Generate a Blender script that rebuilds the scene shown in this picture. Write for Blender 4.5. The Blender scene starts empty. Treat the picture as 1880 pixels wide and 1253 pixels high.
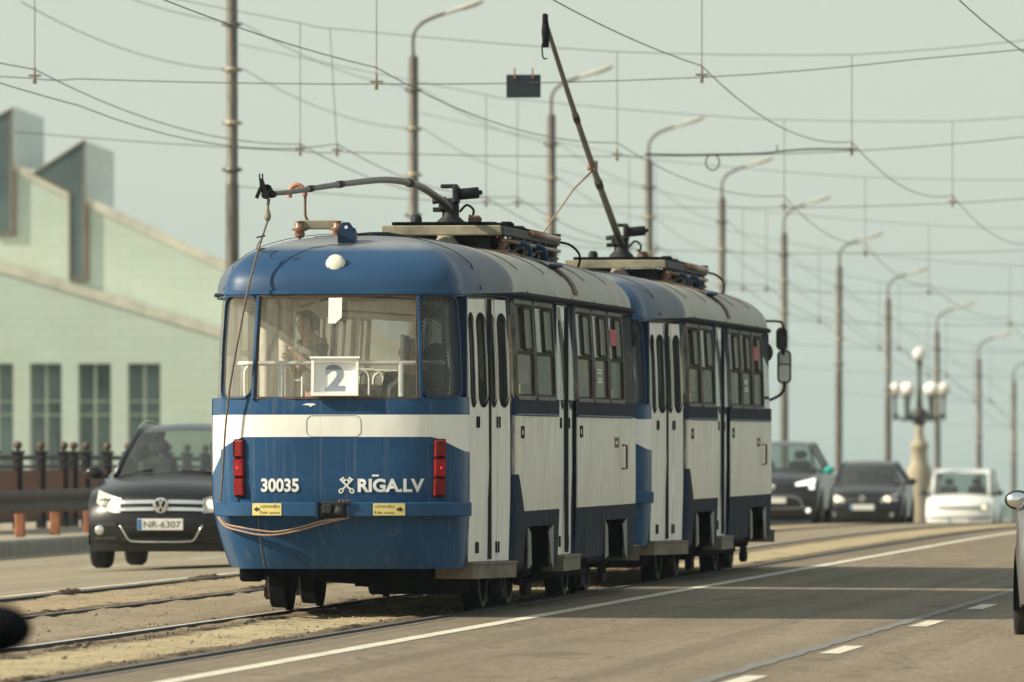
import bpy, math, random
from mathutils import Vector, Matrix
R = math.radians
random.seed(7)
scene = bpy.context.scene
COL = scene.collection

# ------------------------------------------------------------------ camera model
F = 16850.0                      # focal length in pixels of an 1880 px wide frame
PSI = math.atan(1860.0 / F)      # the camera looks this far left of the road direction (+Y)
CP, SP = math.cos(PSI), math.sin(PSI)
HOR = 930.0                      # pixel row of the true horizon
G = 120.0 / F                    # grade of the bridge
H = 1.39                         # eye height above the track plane


def depth(x, y):
    return -x * SP + y * CP


def drop(y):
    t = max(0.0, y - 125.0)
    if t < 160:
        return 6.81e-5 * t * t + 1.04e-7 * t ** 3
    return 6.81e-5 * 160 * 160 + 1.04e-7 * 160 ** 3 + (t - 160) * (2 * 6.81e-5 * 160 + 3 * 1.04e-7 * 160 * 160)


def base(y):
    return G * y - drop(y)


def cross(x):
    if x > -7.8:
        return -0.010 * (x + 7.8)
    if x < -13.4:
        return -min(0.13, 0.034 * (-13.4 - x))
    return 0.0


def zg(x, y):
    return base(y) + cross(x)


def at(px, py, d):
    """point seen at a pixel (1880 frame) at camera depth d"""
    xc = (px - 940.0) * d / F
    return Vector((xc * CP - d * SP, xc * SP + d * CP, H + (HOR - py) * d / F))


def at_x(px, py, X):
    """point of the plane x = X seen at a pixel"""
    k = (px - 940.0) / F
    d = X / (k * CP - SP)
    return at(px, py, d)


# ------------------------------------------------------------------ objects
def tag(o, label=None, cat=None, group=None, kind=None):
    if label:
        o['label'] = label
    if cat:
        o['category'] = cat
    if group:
        o['group'] = group
    if kind:
        o['kind'] = kind
    return o


def empty(name, loc=(0, 0, 0), rot=(0, 0, 0), label=None, cat=None, group=None):
    o = bpy.data.objects.new(name, None)
    COL.objects.link(o)
    o.location = loc
    o.rotation_euler = rot
    o.empty_display_size = 0.2
    return tag(o, label, cat, group)


def kids(o):
    return [c for c in bpy.data.objects if c.parent is o]


def copy_tree(o, parent=None, skip=()):
    c = o.copy()
    COL.objects.link(c)
    if parent is not None:
        c.parent = parent
    for ch in kids(o):
        if ch.name.split('.')[0] in skip:
            continue
        copy_tree(ch, c, skip)
    return c


class MB:
    """collects shapes and links them as ONE mesh object"""

    def __init__(self):
        self.v = []
        self.f = []
        self.m = []
        self.s = []

    def add(self, vs, fs, mi=0, smooth=False):
        n = len(self.v)
        self.v += [tuple(p) for p in vs]
        for f in fs:
            self.f.append(tuple(i + n for i in f))
            self.m.append(mi)
            self.s.append(smooth)

    def box(self, c, size, mi=0, rot=None, taper=None):
        sx, sy, sz = size[0] / 2, size[1] / 2, size[2] / 2
        vs = []
        for z in (-1, 1):
            k = 1.0 if (taper is None or z < 0) else taper
            for x, y in ((-1, -1), (1, -1), (1, 1), (-1, 1)):
                p = Vector((x * sx * k, y * sy * k, z * sz))
                if rot is not None:
                    p = rot @ p
                vs.append(p + Vector(c))
        self.add(vs, [(3, 2, 1, 0), (4, 5, 6, 7), (0, 1, 5, 4), (1, 2, 6, 5), (2, 3, 7, 6), (3, 0, 4, 7)], mi)

    def bbox(self, c, size, b=0.01, mi=0):
        """box with chamfered edges"""
        sx, sy, sz = size[0] / 2, size[1] / 2, size[2] / 2
        b = min(b, sx * .9, sy * .9, sz * .9)
        rings = []
        for z, k in ((-sz, b), (-sz + b, 0), (sz - b, 0), (sz, b)):
            x1, y1 = sx - k, sy - k
            q = b
            rings.append([(-x1 + q, -y1), (x1 - q, -y1), (x1, -y1 + q), (x1, y1 - q), (x1 - q, y1), (-x1 + q, y1), (-x1, y1 - q), (-x1, -y1 + q)])
        vs = []
        for (z, k), r in zip(((-sz, b), (-sz + b, 0), (sz - b, 0), (sz, b)), rings):
            vs += [(c[0] + x, c[1] + y, c[2] + z) for x, y in r]
        fs = [tuple(range(7, -1, -1)), tuple(range(24, 32))]
        for i in range(3):
            for j in range(8):
                fs.append((i * 8 + j, i * 8 + (j + 1) % 8, i * 8 + 8 + (j + 1) % 8, i * 8 + 8 + j))
        self.add(vs, fs, mi)

    def tube(self, pts, r, n=8, mi=0, cap=True, smooth=True):
        pts = [Vector(p) for p in pts]
        rs = r if isinstance(r, (list, tuple)) else [r] * len(pts)
        vs = []
        fs = []
        up = None
        for i, p in enumerate(pts):
            t = (pts[min(i + 1, len(pts) - 1)] - pts[max(i - 1, 0)]).normalized()
            if up is None:
                a = Vector((0, 0, 1)) if abs(t.z) < .9 else Vector((1, 0, 0))
                u = t.cross(a).normalized()
            else:
                u = (up - t * up.dot(t))
                u = u.normalized() if u.length > 1e-6 else t.orthogonal().normalized()
            up = u
            w = t.cross(u)
            for k in range(n):
                an = 2 * math.pi * k / n
                vs.append(p + (u * math.cos(an) + w * math.sin(an)) * rs[i])
        for i in range(len(pts) - 1):
            for k in range(n):
                fs.append((i * n + k, i * n + (k + 1) % n, (i + 1) * n + (k + 1) % n, (i + 1) * n + k))
        self.add(vs, fs, mi, smooth)
        if cap:
            m = len(pts) - 1
            self.add([vs[k] for k in range(n)], [tuple(range(n - 1, -1, -1))], mi)
            self.add([vs[m * n + k] for k in range(n)], [tuple(range(n))], mi)

    def cyl(self, a, b, r, n=16, mi=0, r2=None):
        self.tube([a, b], [r, r if r2 is None else r2], n, mi)

    def lathe(self, prof, c=(0, 0, 0), axis='Z', n=20, mi=0, smooth=True):
        """prof: list of (radius, height)"""
        vs = []
        fs = []
        for r, h in prof:
            for k in range(n):
                an = 2 * math.pi * k / n
                x, y = r * math.cos(an), r * math.sin(an)
                if axis == 'Z':
                    p = (x, y, h)
                elif axis == 'X':
                    p = (h, x, y)
                else:
                    p = (x, h, y)
                vs.append((p[0] + c[0], p[1] + c[1], p[2] + c[2]))
        for i in range(len(prof) - 1):
            for k in range(n):
                fs.append((i * n + k, i * n + (k + 1) % n, (i + 1) * n + (k + 1) % n, (i + 1) * n + k))
        self.add(vs, fs, mi, smooth)

    def ball(self, c, r, n=14, m=9, mi=0, sc=(1, 1, 1)):
        pts = []
        vs = []
        fs = []
        for i in range(m + 1):
            a = math.pi * i / m
            for k in range(n):
                b = 2 * math.pi * k / n
                vs.append((c[0] + r * sc[0] * math.sin(a) * math.cos(b), c[1] + r * sc[1] * math.sin(a) * math.sin(b), c[2] + r * sc[2] * math.cos(a)))
        for i in range(m):
            for k in range(n):
                fs.append((i * n + k, (i + 1) * n + k, (i + 1) * n + (k + 1) % n, i * n + (k + 1) % n))
        self.add(vs, fs, mi, True)

    def grid(self, rows, mi=0, smooth=True, flip=False):
        """rows of equal length -> quads"""
        n = len(rows[0])
        vs = [p for r in rows for p in r]
        fs = []
        for i in range(len(rows) - 1):
            for k in range(n - 1):
                q = (i * n + k, i * n + k + 1, (i + 1) * n + k + 1, (i + 1) * n + k)
                fs.append(q[::-1] if flip else q)
        self.add(vs, fs, mi, smooth)

    def prism(self, poly, d, mi=0):
        """poly: list of 3D points (planar), extruded by vector d"""
        n = len(poly)
        d = Vector(d)
        a = [Vector(p) for p in poly]
        b = [p + d for p in a]
        fs = [tuple(range(n)), tuple(range(2 * n - 1, n - 1, -1))]
        for k in range(n):
            fs.append((k, k + n, (k + 1) % n + n, (k + 1) % n))
        self.add(a + b, fs, mi)

    def build(self, name, mats, parent=None, merge=True, autosmooth=None, fixn=False):
        me = bpy.data.meshes.new(name)
        me.from_pydata(self.v, [], self.f)
        if not isinstance(mats, (list, tuple)):
            mats = [mats]
        for m in mats:
            me.materials.append(m)
        for p, mi, s in zip(me.polygons, self.m, self.s):
            p.material_index = mi
            p.use_smooth = s
        if merge or fixn:
            import bmesh
            bm = bmesh.new()
            bm.from_mesh(me)
            bmesh.ops.remove_doubles(bm, verts=bm.verts, dist=1e-5)
            if fixn:
                bmesh.ops.recalc_face_normals(bm, faces=bm.faces)
            bm.to_mesh(me)
            bm.free()
        if autosmooth:
            me.set_sharp_from_angle(angle=R(autosmooth))
        me.update()
        o = bpy.data.objects.new(name, me)
        COL.objects.link(o)
        if parent is not None:
            o.parent = parent
        return o


def catmull(P, n=8):
    P = [Vector(p) for p in P]
    out = []
    for i in range(len(P) - 1):
        p0, p1, p2, p3 = P[max(i - 1, 0)], P[i], P[i + 1], P[min(i + 2, len(P) - 1)]
        for k in range(n):
            t = k / n
            out.append(0.5 * ((2 * p1) + (p2 - p0) * t + (2 * p0 - 5 * p1 + 4 * p2 - p3) * t * t + (3 * p1 - p0 - 3 * p2 + p3) * t ** 3))
    out.append(P[-1])
    return out


def rrect(x0, x1, z0, z1, r, nc=5, ne=4):
    """rounded rectangle outline, counter-clockwise, fixed point count"""
    r = min(r, (x1 - x0) / 2 - 1e-4, (z1 - z0) / 2 - 1e-4)
    out = []
    cs = [(x1 - r, z0 + r, -90), (x1 - r, z1 - r, 0), (x0 + r, z1 - r, 90), (x0 + r, z0 + r, 180)]
    for i, (cx, cz, a0) in enumerate(cs):
        arc = [(cx + r * math.cos(R(a0 + 90 * k / nc)), cz + r * math.sin(R(a0 + 90 * k / nc))) for k in range(nc + 1)]
        out += arc
        nx, nz, na = cs[(i + 1) % 4]
        e = (nx + r * math.cos(R(na)), nz + r * math.sin(R(na)))
        s = arc[-1]
        for k in range(1, ne):
            t = k / ne
            out.append((s[0] + (e[0] - s[0]) * t, s[1] + (e[1] - s[1]) * t))
    return out


# ------------------------------------------------------------------ materials
class NT:
    def __init__(self, name):
        self.mat = bpy.data.materials.new(name)
        self.mat.use_nodes = True
        self.t = self.mat.node_tree
        self.t.nodes.clear()
        self.out = self.n('ShaderNodeOutputMaterial')

    def n(self, typ, **kw):
        nd = self.t.nodes.new(typ)
        for k, v in kw.items():
            setattr(nd, k, v)
        return nd

    def link(self, a, b):
        self.t.links.new(a, b)

    def val(self, sock, v):
        if isinstance(v, bpy.types.NodeSocket):
            self.link(v, sock)
        elif v is not None:
            if hasattr(sock, 'default_value') and isinstance(v, (tuple, list)) and len(v) == 3 and sock.type == 'RGBA':
                v = (*v, 1)
            sock.default_value = v

    def math(self, op, a, b=None, c=None, clamp=False):
        nd = self.n('ShaderNodeMath', operation=op, use_clamp=clamp)
        self.val(nd.inputs[0], a)
        if b is not None:
            self.val(nd.inputs[1], b)
        if c is not None:
            self.val(nd.inputs[2], c)
        return nd.outputs[0]

    def gt(self, a, b, soft=0.0):
        if soft <= 0:
            return self.math('GREATER_THAN', a, b)
        d = self.math('SUBTRACT', a, b)
        return self.math('MULTIPLY_ADD', d, 1.0 / soft, 0.5, clamp=True)

    def mix(self, f, a, b, mode='MIX'):
        nd = self.n('ShaderNodeMix', data_type='RGBA', blend_type=mode)
        nd.clamp_factor = True
        self.val(nd.inputs[0], f)
        self.val(nd.inputs[6], a)
        self.val(nd.inputs[7], b)
        return nd.outputs[2]

    def coords(self, which='Object'):
        return self.n('ShaderNodeTexCoord').outputs[which]

    def mapping(self, v, scale=(1, 1, 1), loc=(0, 0, 0), rot=(0, 0, 0)):
        m = self.n('ShaderNodeMapping')
        self.link(v, m.inputs[0])
        m.inputs['Location'].default_value = loc
        m.inputs['Rotation'].default_value = rot
        m.inputs['Scale'].default_value = scale
        return m.outputs[0]

    def noise(self, v, scale=5, detail=4, rough=0.55, dist=0.0):
        nd = self.n('ShaderNodeTexNoise')
        self.link(v, nd.inputs['Vector'])
        nd.inputs['Scale'].default_value = scale
        nd.inputs['Detail'].default_value = detail
        nd.inputs['Roughness'].default_value = rough
        nd.inputs['Distortion'].default_value = dist
        return nd.outputs[0]

    def ramp(self, f, stops, interp='LINEAR'):
        nd = self.n('ShaderNodeValToRGB')
        nd.color_ramp.interpolation = interp
        el = nd.color_ramp.elements
        while len(el) < len(stops):
            el.new(0.5)
        for e, (p, c) in zip(el, stops):
            e.position = p
            e.color = (*c, 1) if len(c) == 3 else c
        self.val(nd.inputs[0], f)
        return nd.outputs[0]

    def sep(self, v):
        nd = self.n('ShaderNodeSeparateXYZ')
        self.link(v, nd.inputs[0])
        return nd.outputs

    def bump(self, h, strength=0.3, dist=0.01):
        nd = self.n('ShaderNodeBump')
        self.link(h, nd.inputs['Height'])
        nd.inputs['Strength'].default_value = strength
        nd.inputs['Distance'].default_value = dist
        return nd.outputs[0]

    def bw(self, c):
        nd = self.n('ShaderNodeRGBToBW')
        self.link(c, nd.inputs[0])
        return nd.outputs[0]

    def bsdf(self, base=None, rough=0.5, metal=0.0, normal=None, coat=0.0, spec=None, emit=None, estr=0.0):
        b = self.n('ShaderNodeBsdfPrincipled')
        self.val(b.inputs['Base Color'], base)
        self.val(b.inputs['Roughness'], rough)
        self.val(b.inputs['Metallic'], metal)
        if coat:
            b.inputs['Coat Weight'].default_value = coat
            b.inputs['Coat Roughness'].default_value = 0.06
        if spec is not None:
            self.val(b.inputs['Specular IOR Level'], spec)
        if normal is not None:
            self.link(normal, b.inputs['Normal'])
        if emit is not None:
            self.val(b.inputs['Emission Color'], emit)
            b.inputs['Emission Strength'].default_value = estr
        return b.outputs[0]

    def done(self, sh):
        self.link(sh, self.out.inputs['Surface'])
        return self.mat


def simple(name, col, rough=0.5, metal=0.0, var=0.18, scale=6.0, bump=0.0, coat=0.0, emit=None, estr=0.0, stretch=(1, 1, 1), dark=None, spec=None):
    t = NT(name)
    v = t.mapping(t.coords(), scale=stretch)
    nz = t.noise(v, scale, 5, 0.6)
    d = dark or tuple(c * (1 - var * 1.6) for c in col)
    l = tuple(min(1, c * (1 + var)) for c in col)
    c = t.ramp(nz, [(0.28, d), (0.72, l)])
    rg = t.math('MULTIPLY_ADD', nz, 0.25, max(0.02, rough - 0.12), clamp=True)
    nrm = t.bump(t.noise(v, scale * 9, 3), bump, 0.01) if bump else None
    return t.done(t.bsdf(c, rg, metal, nrm, coat, spec, emit, estr))


def glass_mat(name, tint=(0.75, 0.82, 0.78), dust_glare=0.12, dust_glare_col=(0.62, 0.58, 0.46), refl=1.0, streak=8.0):
    """a pane: clear, a little mirror, a film of dirt and painted glare"""
    t = NT(name)
    tr = t.n('ShaderNodeBsdfTransparent')
    tr.inputs[0].default_value = (*tint, 1)
    gl = t.n('ShaderNodeBsdfGlossy')
    gl.inputs['Roughness'].default_value = 0.03
    gl.inputs['Color'].default_value = (1, 1, 1, 1)
    fr = t.n('ShaderNodeFresnel')
    fr.inputs[0].default_value = 1.5
    m1 = t.n('ShaderNodeMixShader')
    t.link(t.math('MULTIPLY', fr.outputs[0], refl, clamp=True), m1.inputs[0])
    t.link(tr.outputs[0], m1.inputs[1])
    t.link(gl.outputs[0], m1.inputs[2])
    df = t.n('ShaderNodeBsdfDiffuse')
    df.inputs[0].default_value = (*dust_glare_col, 1)
    v = t.mapping(t.coords(), scale=(streak, streak, 0.8))
    nz = t.noise(v, 2.2, 5, 0.65)
    m2 = t.n('ShaderNodeMixShader')
    t.link(t.math('MULTIPLY_ADD', nz, dust_glare * 2.4, -dust_glare * 0.2, clamp=True), m2.inputs[0])
    t.link(m1.outputs[0], m2.inputs[1])
    t.link(df.outputs[0], m2.inputs[2])
    return t.done(m2.outputs[0])


M = {}
M['dark_metal'] = simple('dark_metal', (0.022, 0.024, 0.026), 0.6, 0.0, 0.3, spec=0.25)
M['black_rubber'] = simple('black_rubber', (0.018, 0.018, 0.018), 0.75, 0, 0.3)
M['undercarriage'] = simple('undercarriage', (0.007, 0.0085, 0.011), 0.95, 0, 0.4, 8, spec=0.04)
M['bogie_dust'] = simple('bogie_dust', (0.030, 0.028, 0.026), 0.9, 0, 0.4, 12, spec=0.08)
M['wheel_rim'] = simple('wheel_rim', (0.14, 0.135, 0.115), 0.8, 0, 0.3, 12, spec=0.15)
M['steel'] = simple('steel', (0.35, 0.34, 0.33), 0.35, 0.9, 0.2)
M['rail_top'] = simple('rail_top', (0.16, 0.15, 0.135), 0.55, 0.4, 0.3, 3)
M['rail_bright'] = simple('rail_bright', (0.52, 0.52, 0.49), 0.45, 0.0, 0.15, 3)  # pale non-metal colour stands in for the sheen of the rail
M['rail_side'] = simple('rail_side', (0.050, 0.043, 0.037), 0.8, 0.0, 0.3, spec=0.15)
M['white_paint'] = simple('white_paint', (0.88, 0.88, 0.84), 0.4, 0, 0.05)
M['cream_plastic'] = simple('cream_plastic', (0.78, 0.74, 0.62), 0.35, 0, 0.06, 14)
M['beige_wall'] = simple('beige_wall', (0.84, 0.79, 0.66), 0.5, 0, 0.04, 3)
M['ceiling_panel'] = simple('ceiling_panel', (0.74, 0.70, 0.58), 0.6, 0, 0.06, 3)
M['tram_floor'] = simple('tram_floor', (0.38, 0.34, 0.28), 0.7, 0, 0.2)
M['seat_red'] = simple('seat_red', (0.22, 0.19, 0.15), 0.6, 0, 0.2)
M['headrest'] = simple('headrest', (0.06, 0.055, 0.045), 0.55, 0, 0.15)
M['sash'] = simple('sash', (0.075, 0.066, 0.055), 0.85, 0, 0.3, 9, spec=0.04)
M['gasket'] = simple('gasket', (0.022, 0.023, 0.026), 0.8, 0, 0.25, spec=0.06)
M['rust_gasket'] = simple('rust_gasket', (0.10, 0.062, 0.042), 0.7, 0, 0.35, 9)
M['dull_aluminium'] = simple('dull_aluminium', (0.17, 0.165, 0.15), 0.5, 0.4, 0.3, 9)
M['insulator'] = simple('insulator', (0.24, 0.12, 0.075), 0.35, 0, 0.25)
M['orange_hook'] = simple('orange_hook', (0.50, 0.19, 0.10), 0.6, 0, 0.25, 14)
M['rusty_steel'] = simple('rusty_steel', (0.17, 0.10, 0.07), 0.75, 0.1, 0.4, 14)
M['pole_steel'] = simple('pole_steel', (0.16, 0.155, 0.14), 0.5, 0.4, 0.25, 3, stretch=(1, 1, 1))
M['cream_channel'] = simple('cream_channel', (0.27, 0.25, 0.18), 0.7, 0, 0.3, 4)
M['step_wood'] = simple('step_wood', (0.20, 0.17, 0.125), 0.8, 0, 0.25, 5)
M['red_lens'] = simple('red_lens', (0.20, 0.008, 0.008), 0.3, 0, 0.25, 20, spec=0.3)
M['red_lit'] = simple('red_lit', (0.20, 0.006, 0.010), 0.3, 0, 0.25, 20, emit=(0.9, 0.02, 0.02), estr=0.05, spec=0.3)
M['yellow_sticker'] = simple('yellow_sticker', (0.72, 0.60, 0.22), 0.5, 0, 0.05, 8)
M['black_ink'] = simple('black_ink', (0.03, 0.03, 0.03), 0.6, 0, 0.1)
M['letter_white'] = simple('letter_white', (0.78, 0.80, 0.78), 0.4, 0, 0.03)
M['number_blue'] = simple('number_blue', (0.25, 0.29, 0.34), 0.5, 0, 0.05)
M['board_white'] = simple('board_white', (0.92, 0.93, 0.90), 0.45, 0, 0.03)
M['rope'] = simple('rope', (0.16, 0.13, 0.10), 0.9, 0, 0.3, 30)
M['cable_tan'] = simple('cable_tan', (0.36, 0.24, 0.17), 0.7, 0, 0.2, 20)
M['brown_strap'] = simple('brown_strap', (0.16, 0.10, 0.075), 0.8, 0, 0.25, 9)
M['navy'] = simple('navy', (0.018, 0.045, 0.105), 0.5, 0, 0.2, 5, spec=0.25)
M['bumper_blue'] = simple('bumper_blue', (0.016, 0.072, 0.165), 0.45, 0, 0.15, 4, spec=0.3)
M['red_flag'] = simple('red_flag', (0.42, 0.02, 0.02), 0.6, 0, 0.15)
M['wire'] = simple('wire', (0.11, 0.105, 0.095), 0.6, 0.3, 0.2)
M['wire_thick'] = simple('wire_thick', (0.05, 0.035, 0.03), 0.7, 0, 0.3)
M['clamp'] = simple('clamp', (0.20, 0.165, 0.12), 0.6, 0, 0.3, 20)
M['sign_back'] = simple('sign_back', (0.016, 0.028, 0.042), 0.6, 0, 0.15)
M['skin'] = simple('skin', (0.50, 0.30, 0.21), 0.5, 0, 0.08, 12)
M['hair_brown'] = simple('hair_brown', (0.06, 0.042, 0.03), 0.7, 0, 0.3, 60)
M['shirt_grey'] = simple('shirt_grey', (0.10, 0.10, 0.095), 0.85, 0, 0.15, 10)
M['shirt_black'] = simple('shirt_black', (0.035, 0.033, 0.03), 0.85, 0, 0.2, 10)
M['trousers'] = simple('trousers', (0.05, 0.055, 0.07), 0.85, 0, 0.2, 10)
M['reflection_pale'] = simple('reflection_pale', (0.55, 0.52, 0.45), 0.85, 0, 0.12, 10)
M['mirror'] = simple('mirror', (0.85, 0.88, 0.87), 0.04, 1.0, 0.01)
M['chrome'] = simple('chrome', (0.80, 0.80, 0.78), 0.18, 0.8, 0.05)
M['plate'] = simple('plate', (0.75, 0.75, 0.70), 0.45, 0, 0.04)
M['plate_blue'] = simple('plate_blue', (0.03, 0.19, 0.42), 0.45, 0, 0.05)
M['orange_post'] = simple('orange_post', (0.30, 0.115, 0.05), 0.7, 0, 0.25, 8)
M['iron'] = simple('iron', (0.022, 0.022, 0.024), 0.6, 0.2, 0.3)
M['rust_panel'] = simple('rust_panel', (0.20, 0.085, 0.05), 0.85, 0, 0.25, 2)
M['finial'] = simple('finial', (0.10, 0.062, 0.045), 0.7, 0, 0.25, 9)
M['guard_steel'] = simple('guard_steel', (0.075, 0.068, 0.060), 0.7, 0.0, 0.3, 2, spec=0.2)
M['concrete'] = simple('concrete', (0.26, 0.24, 0.195), 0.9, 0, 0.2, 3, bump=0.2)
M['pavement'] = simple('pavement', (0.34, 0.29, 0.21), 0.9, 0, 0.2, 2.5, bump=0.2)
M['lamp_head'] = simple('lamp_head', (0.50, 0.48, 0.40), 0.35, 0, 0.1, 5)
M['globe'] = simple('globe', (0.85, 0.83, 0.77), 0.3, 0, 0.04)
M['lamp_iron'] = simple('lamp_iron', (0.045, 0.05, 0.045), 0.6, 0.1, 0.4)
M['glass_tram'] = glass_mat('glass_tram', (0.98, 0.985, 0.97), 0.075, (0.80, 0.76, 0.62), 0.6, 14)  # film of dust, thickened to imitate reflections veiling the interior
M['glass_clear'] = glass_mat('glass_clear', (0.98, 0.98, 0.97), 0.01, (0.60, 0.56, 0.42), 0.25, 9)
M['glass_side'] = glass_mat('glass_side', (0.50, 0.55, 0.47), 0.28, (0.19, 0.19, 0.14), 0.25, 6)
M['glass_door'] = glass_mat('glass_door', (0.20, 0.24, 0.25), 0.06, (0.07, 0.085, 0.085), 0.14, 6)
M['glass_car'] = glass_mat('glass_car', (0.62, 0.70, 0.66), 0.05, (0.5, 0.5, 0.46), 1.0, 3)
M['glass_mirror_rear'] = glass_mat('glass_mirror_rear', (0.5, 0.55, 0.52), 0.1, (0.5, 0.5, 0.46), 1.0, 3)
# ================================================================== world, sun, camera
EXPO = 0.5
SUN_EL, SUN_AZ = R(32), R(17)     # elevation; how far the sun stands behind the rear face of the tram
to_sun = Vector((-math.cos(SUN_AZ) * math.cos(SUN_EL), -math.sin(SUN_AZ) * math.cos(SUN_EL), math.sin(SUN_EL)))
sd = bpy.data.lights.new('sun', 'SUN')
sd.energy = 4.9
sd.angle = R(0.6)
sd.color = (1.0, 0.905, 0.72)
so = bpy.data.objects.new('sun', sd)
COL.objects.link(so)
so.rotation_euler = (-to_sun).to_track_quat('-Z', 'Y').to_euler()
so.location = (-60, 0, 60)

w = bpy.data.worlds.new('World')
scene.world = w
w.use_nodes = True
nt = w.node_tree
nt.nodes.clear()
wo = nt.nodes.new('ShaderNodeOutputWorld')
bg = nt.nodes.new('ShaderNodeBackground')
SKY_S = 0.10
bg.inputs['Strength'].default_value = SKY_S
sky = nt.nodes.new('ShaderNodeTexSky')
sky.sky_type = 'NISHITA'
sky.sun_disc = False
sky.sun_elevation = SUN_EL
sky.sun_rotation = math.atan2(to_sun.x, to_sun.y)
sky.dust_density = 3.0
tc = nt.nodes.new('ShaderNodeTexCoord')
sx = nt.nodes.new('ShaderNodeSeparateXYZ')
nt.links.new(tc.outputs['Generated'], sx.inputs[0])
# veil of thin cloud, thinner towards the zenith
mp = nt.nodes.new('ShaderNodeMapping')
mp.inputs['Scale'].default_value = (9, 9, 60)
nt.links.new(tc.outputs['Generated'], mp.inputs[0])
cn = nt.nodes.new('ShaderNodeTexNoise')
cn.inputs['Scale'].default_value = 3.0
cn.inputs['Detail'].default_value = 5
nt.links.new(mp.outputs[0], cn.inputs['Vector'])
ma = nt.nodes.new('ShaderNodeMath')
ma.operation = 'MULTIPLY_ADD'
ma.inputs[1].default_value = 0.022
nt.links.new(cn.outputs[0], ma.inputs[0])
nt.links.new(sx.outputs[2], ma.inputs[2])
mr = nt.nodes.new('ShaderNodeMath')
mr.operation = 'MULTIPLY_ADD'
mr.inputs[1].default_value = 1.0
mr.inputs[2].default_value = 0.05
nt.links.new(ma.outputs[0], mr.inputs[0])
rp = nt.nodes.new('ShaderNodeValToRGB')
SKYCOL = [(0.040, (0.385, 0.530, 0.505)), (0.058, (0.445, 0.555, 0.500)), (0.078, (0.580, 0.668, 0.580)),
          (0.100, (0.665, 0.745, 0.635)), (0.16, (0.700, 0.755, 0.645)), (0.40, (0.69, 0.725, 0.645)), (0.95, (0.46, 0.53, 0.55))]
el = rp.color_ramp.elements
while len(el) < len(SKYCOL):
    el.new(0.5)
k_ = 1.0 / (2 ** EXPO) / SKY_S
for e, (p, c) in zip(el, SKYCOL):
    e.position = p
    e.color = (c[0] * k_, c[1] * k_, c[2] * k_, 1)
nt.links.new(mr.outputs[0], rp.inputs[0])
wm = nt.nodes.new('ShaderNodeMix')
wm.data_type = 'RGBA'
wm.inputs[0].default_value = 0.86
nt.links.new(sky.outputs[0], wm.inputs[6])
nt.links.new(rp.outputs[0], wm.inputs[7])
nt.links.new(wm.outputs[2], bg.inputs['Color'])
nt.links.new(bg.outputs[0], wo.inputs['Surface'])

cd = bpy.data.cameras.new('camera')
cam = bpy.data.objects.new('camera', cd)
COL.objects.link(cam)
scene.camera = cam
cam.location = (0, 0, H)
cam.rotation_euler = (R(90), 0, PSI)
cd.sensor_width = 36.0
cd.lens = F / 1880.0 * 36.0
cd.shift_y = (HOR - 626.5) / 1880.0
cd.clip_start = 1.0
cd.clip_end = 20000
cd.dof.use_dof = True
cd.dof.focus_distance = 73.5
cd.dof.aperture_fstop = 4.8
cd.dof.aperture_blades = 9

vs_ = scene.view_settings
scene.display_settings.display_device = 'sRGB'
vs_.view_transform = 'Standard'
vs_.look = 'None'
vs_.exposure = EXPO
vs_.gamma = 1.0
scene.cycles.max_bounces = 8
scene.cycles.transparent_max_bounces = 24
scene.cycles.use_denoising = True
scene.cycles.caustics_reflective = False
scene.cycles.caustics_refractive = False

# ================================================================== ground
XC = -9.31
YS = [-30 + 4 * i for i in range(39)] + [126 + 3 * i for i in range(70)] + [336 + 12 * i for i in range(24)]


def sheet(name, xs, mat, dz=0.0, ys=YS, kind='structure', uneven=None):
    b = MB()
    rows = [[(x, y, zg(x, y) + dz + (uneven(x, y) if uneven else 0)) for x in xs] for y in ys]
    b.grid(rows, 0, True, flip=False)
    o = b.build(name, mat)
    tag(o, kind=kind)
    return o


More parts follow.
